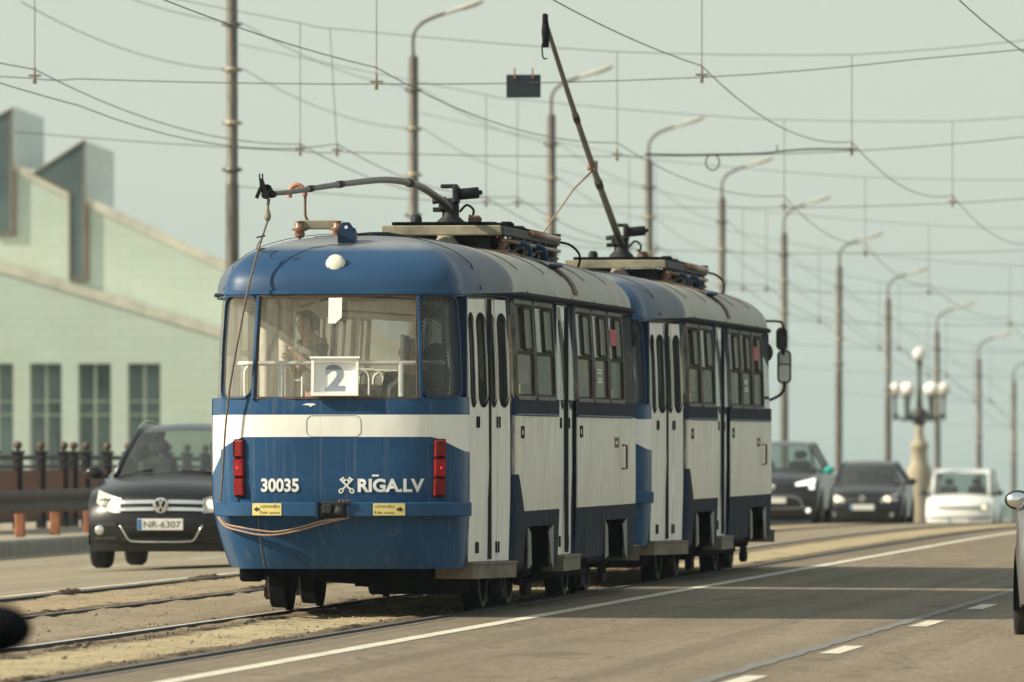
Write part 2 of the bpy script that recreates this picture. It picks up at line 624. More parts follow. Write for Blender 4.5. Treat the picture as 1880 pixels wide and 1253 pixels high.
def asphalt(name, c0, c1, tint=(1, 1, 1)):
    t = NT(name)
    co = t.coords()
    x, y, z = t.sep(co)
    fine = t.noise(t.mapping(co, scale=(1, 0.10, 1)), 24, 3, 0.75)
    f2 = t.noise(co, 55, 2, 0.7)
    fine = t.math('MULTIPLY_ADD', f2, 0.35, t.math('MULTIPLY', fine, 0.65))
    mid = t.noise(t.mapping(co, scale=(1, 0.35, 1)), 1.3, 5, 0.6)
    big = t.noise(t.mapping(co, scale=(1, 0.12, 1)), 0.5, 3, 0.5)
    c = t.ramp(fine, [(0.36, c0), (0.64, c1)])
    c = t.mix(t.math('MULTIPLY', t.gt(mid, 0.5, 0.5), 0.30), c, tuple(k * 0.72 for k in c0))
    c = t.mix(t.math('MULTIPLY', t.gt(big, 0.52, 0.3), 0.35), c, tuple(k * 1.12 for k in c1))
    # the two paths the wheels polish in every 3.2 m lane
    ph = t.math('SINE', t.math('MULTIPLY', t.math('ADD', x, 0.35), 2 * math.pi / 1.62))
    c = t.mix(t.math('MULTIPLY', t.gt(ph, 0.2, 0.9), 0.22), c, tuple(k * 0.78 for k in c0))
    st = t.noise(t.mapping(co, scale=(2.6, 0.022, 1)), 1.0, 4, 0.6)
    c = t.mix(t.math('MULTIPLY', t.gt(st, 0.56, 0.14), 0.38), c, tuple(k * 0.62 for k in c0))
    oil = t.noise(t.mapping(co, scale=(1, 0.25, 1)), 2.1, 3, 0.5)
    c = t.mix(t.math('MULTIPLY', t.gt(oil, 0.66, 0.08), 0.40), c, tuple(k * 0.55 for k in c0))
    vo = t.n('ShaderNodeTexVoronoi', feature='DISTANCE_TO_EDGE')
    wv = t.n('ShaderNodeVectorMath', operation='ADD')
    nv = t.n('ShaderNodeTexNoise')
    t.link(co, nv.inputs['Vector'])
    nv.inputs['Scale'].default_value = 1.2
    t.link(t.mapping(co, scale=(0.35, 0.12, 1)), wv.inputs[0])
    sv = t.n('ShaderNodeVectorMath', operation='SCALE')
    t.link(nv.outputs['Color'], sv.inputs[0])
    sv.inputs['Scale'].default_value = 0.35
    t.link(sv.outputs[0], wv.inputs[1])
    t.link(wv.outputs[0], vo.inputs['Vector'])
    vo.inputs['Scale'].default_value = 1.0
    crack = t.math('LESS_THAN', vo.outputs['Distance'], 0.006)
    c = t.mix(t.math('MULTIPLY', crack, 0.5), c, tuple(k * 0.5 for k in c0))
    vp = t.n('ShaderNodeTexVoronoi')
    t.link(t.mapping(co, scale=(0.30, 0.06, 1)), vp.inputs['Vector'])
    c = t.mix(t.math('MULTIPLY', t.gt(t.bw(vp.outputs['Color']), 0.55, 0.02), 0.10), c, tuple(k * 0.7 for k in c0))
    nr = t.bump(fine, 0.55, 0.012)
    return t.done(t.bsdf(c, 0.86, 0, nr, spec=0.25))


M['asphalt'] = asphalt('asphalt', (0.130, 0.105, 0.071), (0.285, 0.232, 0.163))
M['asphalt_left'] = asphalt('asphalt_left', (0.235, 0.200, 0.136), (0.310, 0.268, 0.188))


def trackbed():
    t = NT('track_bed')
    co = t.coords()
    x, y, z = t.sep(co)
    wob = t.noise(t.mapping(co, scale=(1, 0.5, 1)), 1.6, 6, 0.7)
    wob2 = t.noise(t.mapping(co, scale=(1, 0.6, 1)), 7.0, 5, 0.75)
    xd = t.math('MULTIPLY_ADD', t.math('SUBTRACT', wob, 0.5), 0.30, x)
    xd = t.math('MULTIPLY_ADD', t.math('SUBTRACT', wob2, 0.5), 0.62, xd)
    u = t.math('MULTIPLY_ADD', xd, 1 / 5.0, 13.45 / 5.0)
    g = lambda X: (X + 13.45) / 5.0
    dirt, tan, grey, brown, sand = (0.085, 0.060, 0.040), (0.330, 0.265, 0.165), (0.255, 0.215, 0.150), (0.185, 0.140, 0.095), (0.415, 0.345, 0.205)
    c = t.ramp(u, [(0.0, dirt), (g(-13.18), dirt), (g(-13.05), tan), (g(-12.15), tan), (g(-12.0), dirt), (g(-11.72), dirt), (g(-11.60), grey),
                   (g(-10.45), grey), (g(-10.25), brown), (g(-9.88), brown), (g(-9.80), dirt), (g(-9.74), dirt), (g(-9.62), sand), (g(-8.92), sand), (g(-8.80), dirt), (g(-8.58), dirt), (g(-8.5), tan), (1.0, grey)])
    fine = t.noise(co, 30, 3, 0.7)
    speck = t.noise(co, 14, 2, 0.5)
    blotch = t.noise(t.mapping(co, scale=(1, 0.4, 1)), 2.4, 6, 0.65)
    c = t.mix(t.math('MULTIPLY', t.gt(blotch, 0.55, 0.16), 0.55), c, brown)
    c = t.mix(t.math('MULTIPLY', t.gt(fine, 0.5, 0.4), 0.25), c, (0.34, 0.28, 0.19))
    c = t.mix(t.math('MULTIPLY', t.gt(speck, 0.66, 0.05), 0.8), c, (0.06, 0.042, 0.028))
    sp2 = t.noise(t.mapping(co, scale=(1, .7, 1)), 26, 3, 0.6)
    c = t.mix(t.math('MULTIPLY', t.gt(sp2, 0.66, 0.05), 0.6), c, (0.42, 0.36, 0.26))
    nr = t.bump(t.math('ADD', t.math('MULTIPLY', fine, 0.5), blotch), 0.8, 0.03)
    return t.done(t.bsdf(c, 0.92, 0, nr, spec=0.15))


M['track_bed'] = trackbed()
hum = lambda x, y: 0.012 * math.sin(x * 7.1 + y * 0.7) * math.sin(y * 1.9 + x * 3)
sheet('road', [-8.45, -7.8, -4, 0, 6, 14], M['asphalt'])
sheet('road', [-20.0, -17, -15, -13.45], M['asphalt_left'])
from mathutils import noise as mn
RX = [XC + .76, XC - .76, XC - 3.22 + .76, XC - 3.22 - .76]


def rough(x, y):
    near = min(abs(x - r) for r in RX)
    k = min(1.0, max(0.0, near - 0.09) * 4)
    edge = min(1.0, max(0.0, min(x + 13.45, -8.45 - x)) * 6)
    h = 0.022 * mn.noise((x * 2.2, y * 0.9, 1.3)) + 0.016 * mn.noise((x * 7, y * 4.5, 5.1)) + 0.010 * mn.noise((x * 17, y * 13, 8.0))
    ridge = 0.050 * max(0.0, mn.noise((x * 6, y * 2.6, 3.0))) if 0.09 < near < 0.26 else 0
    return (h + 0.004) * k * edge + ridge * edge - 0.012


tb_x = [-13.45 + 5.0 * i / 64 for i in range(65)]
tb_y = [44 + 0.22 * i for i in range(260)]
b = MB()
b.grid([[(x, y, zg(x, y) + rough(x, y)) for x in tb_x] for y in tb_y], 0, True)
tag(b.build('track_bed', M['track_bed']), kind='structure')
sheet('track_bed', [-13.45 + 5.0 * i / 10 for i in range(11)], M['track_bed'], 0.0, [y for y in YS if y < 42] + [44.0])
sheet('track_bed', [-13.45 + 5.0 * i / 10 for i in range(11)], M['track_bed'], -0.006, [tb_y[-1]] + [y for y in YS if y > tb_y[-1] + 1])

b = MB()
rows = []
for y in YS:
    z0 = zg(-20, y)
    rows.append([(-26.0, y, z0 + 0.21), (-20.32, y, z0 + 0.20)])
b.grid(rows, 0)
tag(b.build('pavement', M['pavement']), kind='structure')
b = MB()
rows = []
for y in YS:
    z0 = zg(-20, y)
    rows.append([(-20.32, y, z0 + 0.203), (-20.03, y, z0 + 0.200), (-20.0, y, z0 + 0.17), (-19.995, y, z0 - 0.05)])
b.grid(rows, 0, False)
tag(b.build('kerb', M['concrete']), kind='structure')
b = MB()
b.grid([[(-3000, -300, -9.5), (3000, -300, -9.5)], [(-3000, 2600, -9.5), (3000, 2600, -9.5)]])
M['water'] = simple('water', (0.05, 0.08, 0.08), 0.12, 0, 0.1, 0.05)
tag(b.build('water', M['water']), kind='structure')
b = MB()
gx = [-420, -300, -200, -120, -60, -27]
gy = [-100, 40, 120, 200, 260, 330, 420, 600]
b.grid([[(x, y, -6.0 + 1.6 * math.sin(x * .03) * math.sin(y * .021)) for x in gx] for y in gy])
M['earth'] = simple('earth', (0.11, 0.115, 0.07), 0.95, 0, 0.3, 0.2)
tag(b.build('river_bank', M['earth']), kind='structure')
# bridge side below the pavement
b = MB()
b.grid([[(-26.0, y, zg(-20, y) + 0.2), (-26.0, y, -10)] for y in YS])
tag(b.build('bridge_side', M['concrete']), kind='structure')

# ---- far river bank
b = MB()
random.seed(3)
D_ = 1500.0
p0, p1 = at(1640, 930, D_), at(2500, 930, D_)
n_ = 160
top, bot = [], []
hgt = 0.0
for i in range(n_ + 1):
    t_ = i / n_
    hgt = 0.75 * hgt + 0.25 * random.uniform(-1.0, 1.4)
    p = p0.lerp(p1, t_)
    top.append((p.x, p.y, H + 0.35 + hgt * 0.35))
    bot.append((p.x, p.y, -9.4))
back = [(x + 0.5, y + 30, z - 0.5) for x, y, z in top]
b.grid([bot, top, back], 0, True)
tag(b.build('distant_wood', simple('far_trees', (0.10, 0.17, 0.15), 0.95, 0, 0.3, 0.08)), kind='stuff')
b = MB()
q0, q1 = at(1640, 952, D_ * .97), at(2500, 952, D_ * .97)
b.grid([[(q0.x, q0.y, -9.4), (q1.x, q1.y, -9.4)], [(q0.x, q0.y, q0.z), (q1.x, q1.y, q1.z)]])
tag(b.build('quay', simple('quay', (0.42, 0.47, 0.43), 0.9, 0, 0.2, 0.05)), kind='structure')

# ---- crumbling dark edges beside the rails
M['crumbs'] = simple('crumbs', (0.10, 0.075, 0.052), 0.95, 0, 0.45, 9, spec=0.1)
for k_s, (xc_, wd_, hh_, th_) in enumerate(((-8.70, 0.13, 0.055, -0.10), (-9.80, 0.10, 0.035, -0.15), (-11.97, 0.14, 0.045, -0.1), (-13.30, 0.16, 0.055, 0.0), (-10.28, 0.10, 0.02, 0.1))):
    b = MB()
    rows = []
    for i in range(1100):
        y = 44.5 + 0.055 * i
        row = []
        sh = 0.09 * mn.noise((k_s * 7.0, y * 0.55, 2.0)) + 0.05 * mn.noise((k_s * 3.0, y * 2.1, 9.0))
        amp = max(0.0, mn.noise((k_s * 5.0 + 1, y * 0.33, 4.0)) - th_) * 1.6
        for j in range(6):
            u = (j / 5.0 - 0.5) * 2
            x = xc_ + sh + u * wd_ * (0.6 + 0.5 * mn.noise((k_s, y * 1.3, j * 1.0)))
            h = hh_ * (1 - u * u) * min(amp, 1.0) * (0.35 + max(0.0, mn.noise((x * 22, y * 9, 1.7)) + 0.45))
            row.append((x, y, zg(x, y) - 0.016 + (h if abs(u) < .95 else -0.01)))
        rows.append(row)
    b.grid(rows, 0, True)
    tag(b.build('earth_crumbs', M['crumbs']), kind='stuff')

# ---- painted markings


def worn_paint():
    t = NT('road_paint')
    co = t.coords()
    nz = t.noise(co, 22, 4, 0.7)
    nb = t.noise(co, 3, 3, 0.6)
    c = t.mix(t.math('MULTIPLY', t.gt(nz, 0.56, 0.2), 0.55), (0.66, 0.62, 0.50), (0.27, 0.24, 0.19))
    c = t.mix(t.math('MULTIPLY', t.gt(nb, 0.55, 0.2), 0.4), c, (0.33, 0.30, 0.24))
    return t.done(t.bsdf(c, 0.8))


M['road_paint'] = worn_paint()


def strip(name, x0, x1, y0, y1, mat, dz=0.004, wob=0.0, step=3.0):
    b = MB()
    n = max(1, int((y1 - y0) / step))
    rows = []
    for i in range(n + 1):
        y = y0 + (y1 - y0) * i / n
        o = wob * (math.sin(y * 1.7) + 0.6 * math.sin(y * 4.3 + 1))
        o2 = wob * (math.sin(y * 2.9 + 2) + 0.6 * math.sin(y * 5.3))
        rows.append([(x0 + o, y, zg(x0, y) + dz), (x1 + o2, y, zg(x1, y) + dz)])
    b.grid(rows)
    return tag(b.build(name, mat), kind='structure')


strip('edge_line', -7.87, -7.73, 30, 420, M['road_paint'], wob=0.004, step=1.0)
strip('edge_line', -13.68, -13.55, 60, 420, M['road_paint'], wob=0.012, step=1.0)
for px, py in ((1385, 1251), (1551, 1194), (1692, 1146), (1806, 1115)):
    d = 1.423 * F / (py - (HOR - G * F))
    x = (px - 2800) * d / F * CP
    y = (d + x * SP) / CP
    strip('lane_dash', -4.69, -4.55, y - 1.15, y + 1.15, M['road_paint'])
for i in range(1, 8):
    strip('lane_dash', -4.69, -4.55, 77.5 + 8.2 * i - 1.15, 77.5 + 8.2 * i + 1.15, M['road_paint'])
for i in range(-1, 9):
    y = 100.2 + 9.0 * i
    strip('lane_dash', -17.1, -16.98, y - 1.6, y + 1.6, M['road_paint'])
M['tar'] = simple('tar', (0.165, 0.16, 0.142), 0.7, 0, 0.2, 5)
strip('sealed_crack', -4.88, -4.775, 30, 300, M['tar'], 0.004, 0.009, 0.25)
strip('sealed_crack', -8.40, -8.37, 30, 200, M['tar'], 0.004, 0.008, 0.25)

# ---- rails: head, web side


def rail(X, label, top='rail_top'):
    b = MB()
    prof = [(-0.075, -0.03), (-0.072, 0.004), (-0.036, 0.006), (-0.030, -0.012), (-0.002, -0.012), (0.004, 0.014), (0.058, 0.014), (0.066, 0.004), (0.075, -0.03)]
    ys = [30 + 3 * i for i in range(32)] + [126 + 4 * i for i in range(60)]
    for (q0, q1), mi in zip(zip(prof[:-1], prof[1:]), (1, 1, 1, 1, 1, 0, 1, 1)):
        b.grid([[(X + q0[0], y, base(y) + q0[1]), (X + q1[0], y, base(y) + q1[1])] for y in ys], mi, False)
    o = b.build('rail', [M[top], M['rail_side']])
    return tag(o, label, 'rail', 'tram rails in the carriageway')


rail(XC + 0.76, 'dark tram rail along the sand strip, closest to the solid white line')
rail(XC - 0.76, 'shiny tram rail under the left wheels of the blue trams', 'rail_bright')
rail(XC - 3.22 + 0.76, 'dull rail of the empty track, the one closer to the trams')
rail(XC - 3.22 - 0.76, 'dirt covered rail of the empty track beside the oncoming lane')

# ---- loose stones and litter by the rails
random.seed(12)
for i in range(44):
    X = random.choice([random.uniform(-11.6, -10.3), random.uniform(-9.8, -8.8), random.uniform(-13.1, -11.95)])
    Y = random.uniform(52, 78)
    b = MB()
    r = random.uniform(0.008, 0.019)
    b.ball((0, 0, 0), r, 7, 5, 0, (1.4, 1.0, 0.6))
    o = b.build('stone', M['concrete'])
    o.location = (X, Y, zg(X, Y) + r * 0.35)
    o.rotation_euler.z = random.uniform(0, 6)
    tag(o, 'small loose stone lying on the gravel beside the tram rails', 'stone', 'stones on the track bed')

# ---- loose grit on the strips between the rails: nobody could count it
random.seed(31)
for nm_, cols, spans, cnt, rr0, rr1 in (
        ('gravel', 'grit_pale', ((-9.75, -8.78), (-9.75, -8.78), (-13.2, -12.0), (-11.7, -10.3)), 1500, .004, .010),
        ('gravel', 'grit_dark', ((-9.9, -9.72), (-8.86, -8.66), (-12.1, -11.9), (-13.35, -13.05), (-9.9, -9.72), (-8.86, -8.66), (-10.5, -10.25)), 750, .004, .012)):
    M[cols] = simple(cols, (0.40, 0.35, 0.26) if cols == 'grit_pale' else (0.075, 0.058, 0.042), 0.9, 0, 0.5, 3, spec=0.1)
    b = MB()
    for i in range(cnt):
        a_, c_ = random.choice(spans)
        x = random.uniform(a_, c_)
        y = 47 + 52 * random.random() ** 1.25
        r = random.uniform(rr0, rr1)
        z = zg(x, y) - 0.002
        an = random.uniform(0, 3.14)
        ux, uy = math.cos(an) * r, math.sin(an) * r
        k = random.uniform(.6, 1.3)
        b.add([(x + ux * k, y + uy * k, z), (x - uy, y + ux, z), (x - ux, y - uy, z), (x + uy * k, y - ux * k, z), (x + ux * .2, y, z + r * random.uniform(.7, 1.3)), (x, y, z - r)],
              [(0, 1, 4), (1, 2, 4), (2, 3, 4), (3, 0, 4), (1, 0, 5), (2, 1, 5), (3, 2, 5), (0, 3, 5)])
    tag(b.build(nm_, M[cols], merge=False), kind='stuff')

# ================================================================== lamp posts
POLE_X = -21.2
POLE_PX = [427, 760, 1012, 1192, 1324, 1440, 1539, 1630, 1722, 1798, 1861]
ORD = ['first', 'second', 'third', 'fourth', 'fifth', 'sixth', 'seventh', 'eighth', 'ninth', 'tenth', 'eleventh']
POLES = []
for px in POLE_PX:
    d = -POLE_X * F / CP / (2800 - px)
    POLES.append((d + POLE_X * SP) / CP)


def pole_steel():
    t = NT('pole_paint')
    co = t.coords()
    nz = t.noise(t.mapping(co, scale=(6, 6, 1.2)), 2, 5, 0.7)
    c = t.ramp(nz, [(0.3, (0.075, 0.068, 0.056)), (0.55, (0.15, 0.138, 0.115)), (0.75, (0.215, 0.20, 0.165))])
    return t.done(t.bsdf(c, 0.55, 0.1))


M['pole_paint'] = pole_steel()
M['pole_clamp'] = simple('pole_clamp', (0.42, 0.38, 0.28), 0.6, 0.1, 0.3, 9)


def make_pole():
    root = empty('lamp_post')
    b = MB()
    b.lathe([(0.17, 0), (0.17, 0.25), (0.125, 0.32), (0.118, 2.5), (0.112, 5.6), (0.112, 5.62), (0.100, 5.64), (0.096, 8.85), (0.088, 8.9), (0.0, 8.9)], n=14)
    b.build('shaft', M['pole_paint'], root)
    for h in (5.85, 6.62, 7.5, 8.25):
        b = MB()
        k_r = 0.118 if h > 5.9 else 0.126
        b.lathe([(0.09, h - 0.04), (k_r, h - 0.038), (k_r, h + 0.038), (0.09, h + 0.04)], n=14)
        b.box((0.135, 0, h), (0.06, 0.05, 0.05))
        b.box((-0.135, 0, h), (0.06, 0.05, 0.05))
        b.build('collar', M['pole_clamp'] if h in (6.62, 7.5) else M['dull_aluminium'], root)
    b = MB()
    pts = catmull([(0, 0, 8.9), (0.0, 0, 9.25), (0.06, 0, 9.42), (0.2, 0, 9.55), (0.42, 0, 9.65), (0.62, 0, 9.72)], 5)
    b.tube(pts, 0.035, 8)
    b.build('arm', M['pole_paint'], root)
    b = MB()
    rows = []
    for t, wd, up, dn in ((0, .03, .03, .03), (.12, .05, .038, .038), (.35, .075, .048, .042), (.6, .09, .052, .045), (.75, .08, .042, .042), (.8, .03, .02, .02)):
        x = 0.56 + t
        zc = 9.70 + t * 0.31
        rows.append([(x, -wd, zc - dn * .6), (x, -wd * .7, zc + up * .7), (x, 0, zc + up), (x, wd * .7, zc + up * .7), (x, wd, zc - dn * .6), (x, 0, zc - dn), (x, -wd, zc - dn * .6)])
    b.grid(rows, 0, True)
    h = b.build('lamp_head', M['lamp_head'], root)
    b = MB()
    b.box((0.56 + .55, 0, 9.70 + .55 * .31 - 0.048), (0.3, 0.11, 0.02), 0, Matrix.Rotation(-0.3, 3, 'Y'))
    b.build('lamp_glass', M['globe'], h)
    return root


pole0 = make_pole()
PLAB = ['thick grey lamp post, leftmost in the row, rising out of the top of the picture',
        'grey lamp post second from the left, its bright lamp above the rear tram roof',
        'grey lamp post third from the left, its lamp right of the dark hanging plate',
        'grey lamp post fourth from the left, rising right of the raised trolley pole',
        'grey lamp post fifth from the left, above the front tram roof',
        'grey lamp post sixth from the left, just behind the tram wing mirrors',
        'grey lamp post seventh from the left, rising behind the black hatchback',
        'grey lamp post eighth from the left, just left of the globe candelabra',
        'grey lamp post ninth from the left, overlapping the right globe of the candelabra',
        'small lamp post tenth from the left, rising behind the white van',
        'smallest lamp post, last one at the right edge of the picture']
for i, Y in enumerate(POLES):
    o = pole0 if i == 0 else copy_tree(pole0)
    o.location = (POLE_X, Y, zg(-20, Y) + 0.2)
    o.rotation_euler.z = random.uniform(-.06, .06)
    o.rotation_euler.y = random.uniform(-.004, .004)
    tag(o, PLAB[i], 'lamp post', 'lamp posts along the bridge')

# ================================================================== overhead wires
SUP = [POLES[0] - 46.0, POLES[0] - 22.6] + POLES[:8]
TRK = [(-17.02, 'far'), (-16.5, 'far2'), (-12.62, 'left'), (XC, 'own')]


def sag(p, q, s, n=10):
    p, q = Vector(p), Vector(q)
    return [p.lerp(q, i / n) - Vector((0, 0, s * 4 * (i / n) * (1 - i / n))) for i in range(n + 1)]


def wz(y):                      # height of the contact wires
    return base(y) + 5.66 - 0.0045 * (y - 104)


LZ = [-0.42, 0.03, 0.55, 0.1, -0.3, 0.2, -0.1, 0.2, -0.2, 0.1]


def zg_off(X, k):
    if X == -12.62:
        return LZ[max(k, 0)]
    if X in (-17.02, -16.5):
        return 0.03 * (-1 if k % 2 else 1)
    return 0.0


def contact(X, label, first=-1, last=len(SUP), r=0.0068, zig=0.12, s=0.23, dz=0.0):
    ys = [SUP[0] - 24] + SUP
    b = MB()
    for i in range(len(ys) - 1):
        z0 = wz(ys[i]) + (-0.42 if X == -16.5 and i == 1 else 0.0)
        z1 = wz(ys[i + 1]) + (-0.42 if X == -16.5 and i == 0 else 0.0)
        x0 = X + zg_off(X, i - 1)
        x1 = X + zg_off(X, i)
        b.tube(sag((x0, ys[i], z0), (x1, ys[i + 1], z1), s if ys[i] > 90 else 0.1), r, 5, cap=False)
    return tag(b.build('contact_wire', M['wire']), label, 'wire', 'contact wires along the bridge')


contact(XC, 'contact wire over the tram track, touched by the raised trolley pole', zig=0.0, s=0.27)
contact(-12.62, 'contact wire sagging above the empty left tram track')
contact(-17.02, 'outer one of two contact wires above the oncoming lane', zig=0.03)
contact(-16.5, 'inner one of two contact wires above the oncoming lane', zig=0.03)
contact(-5.42, 'contact wire crossing the top right corner of the picture', zig=0.0)

UP = [(POLE_X + .1, 8.2), (-17.02, 7.35), (-16.5, 7.27), (-12.62, 6.93), (XC, 6.87), (-6.9, 7.06), (-2.0, 7.75), (3.2, 8.6)]
LO = [(POLE_X + .1, 5.85), (-17.02, 5.56), (-16.5, 5.55), (-12.62, 5.47), (XC, 5.53), (-6.9, 5.72), (-2.0, 6.2), (3.2, 6.9)]
SLAB = ['cross span nearest the camera, its lower wire carrying the dark hanging plate',
        'cross span with the thick looped black cable above the trolley pole',
        'cross span tied to the leftmost lamp post behind the tram roof',
        'cross span tied to the second lamp post from the left',
        'cross span tied to the third lamp post from the left',
        'cross span tied to the fourth lamp post from the left',
        'cross span tied to the fifth lamp post from the left',
        'cross span tied to the sixth lamp post behind the wing mirrors',
        'cross span tied to the seventh lamp post from the left',
        'faint cross span tied to the eighth lamp post, left of the candelabra']
for i, Y in enumerate(SUP):
    far = i >= 4
    root = empty('wire_span', (0, Y, base(Y) - 0.0045 * (Y - 104)), label=SLAB[i], cat='wire span', group='cross spans holding the contact wires')
    lift = 0.22 if i == 0 else 0.0
    rr = 0.0055
    for nm, tb in (('upper_wire', UP), ('lower_wire', LO)):
        b = MB()
        for (xa, za), (xb, zb) in zip(tb[:-1], tb[1:]):
            b.tube(sag((xa, 0, za), (xb, 0, zb), 0.02, 4), rr if nm == 'upper_wire' else rr * 1.1, 5, cap=False)
        b.build(nm, M['wire'], root)
    for k, (X, _) in enumerate(TRK):
        xx = X + zg_off(X, i)
        zu = [z for x, z in UP if x == X][0]
        zl = [z for x, z in LO if x == X][0]
        zc = 5.66
        if i == 0 and k == 1:
            continue
        b = MB()
        b.tube([(xx - (0.10 if i == 1 else 0) * (1 if k == 1 else 0), 0, zu), (xx, 0, zl + .05)], 0.0055, 5, cap=False)
        b.build('dropper', M['wire'], root)
        b = MB()
        zz = max(zc, zl)
        b.bbox((xx, 0, zl + 0.03), (0.15, 0.04, 0.024), 0.008)
        b.cyl((xx, 0, zl + .03), (xx, 0, zl + 0.12), 0.013, 8)
        b.cyl((xx, 0, zl - 0.05), (xx, 0, zl + .03), 0.018, 8)
        b.box((xx, 0, zl - .045), (0.03, 0.10, 0.035))
        b.build('clamp', M['clamp'], root)
# ---- lift the contact wire to its clamps is done by wz(); thick feeder with loop on the second span
Y = SUP[1]
zb = base(Y) - 0.0045 * (Y - 104)
b = MB()
pts = [(-12.2, Y - .03, zb + 5.50), (-11.6, Y - .03, zb + 5.485), (-11.3, Y - .03, zb + 5.49), (-10.6, Y - .03, zb + 5.50), (-10.2, Y - .03, zb + 5.54), (-9.8, Y - .03, zb + 5.56), (XC, Y - .03, zb + 5.555)]
b.tube(catmull(pts, 5), 0.014, 6)
cx, cz, rr = -11.25, zb + 5.49 - 0.11, 0.095
b.tube([(cx + rr * math.sin(a * .33), Y - .05, cz + rr * 1.15 * math.cos(a * .33)) for a in range(20)], 0.011, 6)
b.tube([(-10.35, Y - .03, zb + 5.52), (-10.35, Y - .03, zb + 5.62)], 0.009, 5)
tag(b.build('feeder_cable', M['wire_thick']), 'thick black cable with a hanging loop tied along a cross span', 'cable')
for hh, s_, lab in ((8.25, 0.20, 'upper feeder cable strung from lamp post to lamp post'), (7.5, 0.25, 'lower feeder cable strung from lamp post to lamp post')):
    b = MB()
    ys = [POLES[0] - 22.6] + POLES
    for y0, y1 in zip(ys[:-1], ys[1:]):
        b.tube(sag((POLE_X + .2, y0, zg(-20, y0) + .2 + hh), (POLE_X + .2, y1, zg(-20, y1) + .2 + hh), s_), 0.007, 5, cap=False)
    tag(b.build('feeder_cable', M['wire']), lab, 'cable', 'feeder cables along the posts')

# ---- dark plate hanging from the first span
p = at(961, 158.5, depth(-11.3, SUP[0]))
root = empty('hanging_sign', (p.x, SUP[0], p.z), (0, 0, PSI), label='dark rectangular plate hung from the nearest cross span by two orange clips', cat='sign')
b = MB()
b.bbox((0, 0, 0), (0.392, 0.02, 0.262), 0.006)
b.build('plate', M['sign_back'], root)
for dx in (-0.10, 0.105):
    b = MB()
    b.box((dx, -0.016, 0.145), (0.018, 0.008, 0.11))
    b.box((dx, 0.016, 0.145), (0.018, 0.008, 0.11))
    b.box((dx, 0, 0.203), (0.018, 0.04, 0.008))
    b.build('clip', M['orange_hook'], root)

# ================================================================== railing and crash barrier on the left
FX = -22.6


def railing(y0, y1, step, label, pair_at=None):
    root = empty('bridge_railing', (FX, y0, 0), label=label, cat='railing', group='iron railing of the bridge')
    zf = lambda y: zg(-20, y) + 0.2
    ys = []
    y = y0
    while y < y1:
        ys.append(y)
        y += step
    for nm, h, wd, ht in (('top_rail', 1.09, 0.07, 0.07), ('middle_rail', 0.95, 0.05, 0.05), ('bottom_rail', 0.14, 0.06, 0.06)):
        b = MB()
        for a, c in zip(ys[:-1], ys[1:]):
            b.prism([(-wd / 2, a - y0, zf(a) + h - ht / 2), (wd / 2, a - y0, zf(a) + h - ht / 2), (wd / 2, a - y0, zf(a) + h + ht / 2), (-wd / 2, a - y0, zf(a) + h + ht / 2)], (0, c - a, zf(c) - zf(a)))
        b.build(nm, M['iron'], root)
    for j, (a, c) in enumerate(zip(ys[:-1], ys[1:])):
        b = MB()
        b.prism([(-0.012, a - y0 + .06, zf(a) + .17), (-0.012, c - y0 - .06, zf(c) + .17), (-0.012, c - y0 - .06, zf(c) + .90), (-0.012, a - y0 + .06, zf(a) + .90)], (0.024, 0, 0))
        b.build('panel', M['rust_panel'], root)
    pp = list(ys)
    if pair_at is not None:
        pp.append(ys[pair_at] + 0.95)
    for a in pp:
        b = MB()
        b.bbox((0, a - y0, zf(a) + 0.58), (0.15, 0.15, 1.16), 0.015)
        b.bbox((0, a - y0, zf(a) + 1.17), (0.19, 0.19, 0.05), 0.01)
        post = b.build('post', M['iron'], root)
        b = MB()
        b.lathe([(0.0, 1.19), (0.035, 1.19), (0.028, 1.215), (0.056, 1.24), (0.068, 1.275), (0.056, 1.315), (0.03, 1.335), (0, 1.34)], (0, a - y0, zf(a)), n=12)
        b.build('finial', M['finial'], post)
    return root


d0 = -FX * F / CP / (2800 - 33)
yA = (d0 + FX * SP) / CP
railing(yA - 2.2 * 4, yA + 2.2 * 12, 2.2, 'dark iron railing with ball finials and rust brown panels, left of the black oncoming car', 6)
railing(yA + 2.2 * 12, 420, 7.5, 'far stretch of the iron railing behind the oncoming cars')

GX = -20.6
root = empty('crash_barrier', (GX, 100, 0), label='grey steel crash barrier on rust orange posts along the left kerb', cat='crash barrier')
zf = lambda y: zg(-20, y) + 0.2
b = MB()
prof = [(0.0, 0.30), (0.05, 0.33), (0.06, 0.38), (0.0, 0.43), (0.0, 0.47), (0.06, 0.52), (0.05, 0.57), (0.0, 0.62), (-0.02, 0.62)]
rows = []
for i in range(100):
    y = 95 + 3.0 * i
    rows.append([(px_, y - 100, zf(y) + pz_ + .03) for px_, pz_ in prof])
b.grid(rows, 0, True)
b.build('beam', M['guard_steel'], root)
dP = -GX * F / CP / (2800 - 50)
yP = (dP + GX * SP) / CP
for i in range(-6, 40):
    y = yP + 3.05 * i
    b = MB()
    b.bbox((-0.10, y - 100, zf(y) + 0.24), (0.14, 0.10, 0.5), 0.02)
    b.build('post', M['orange_post'], root)

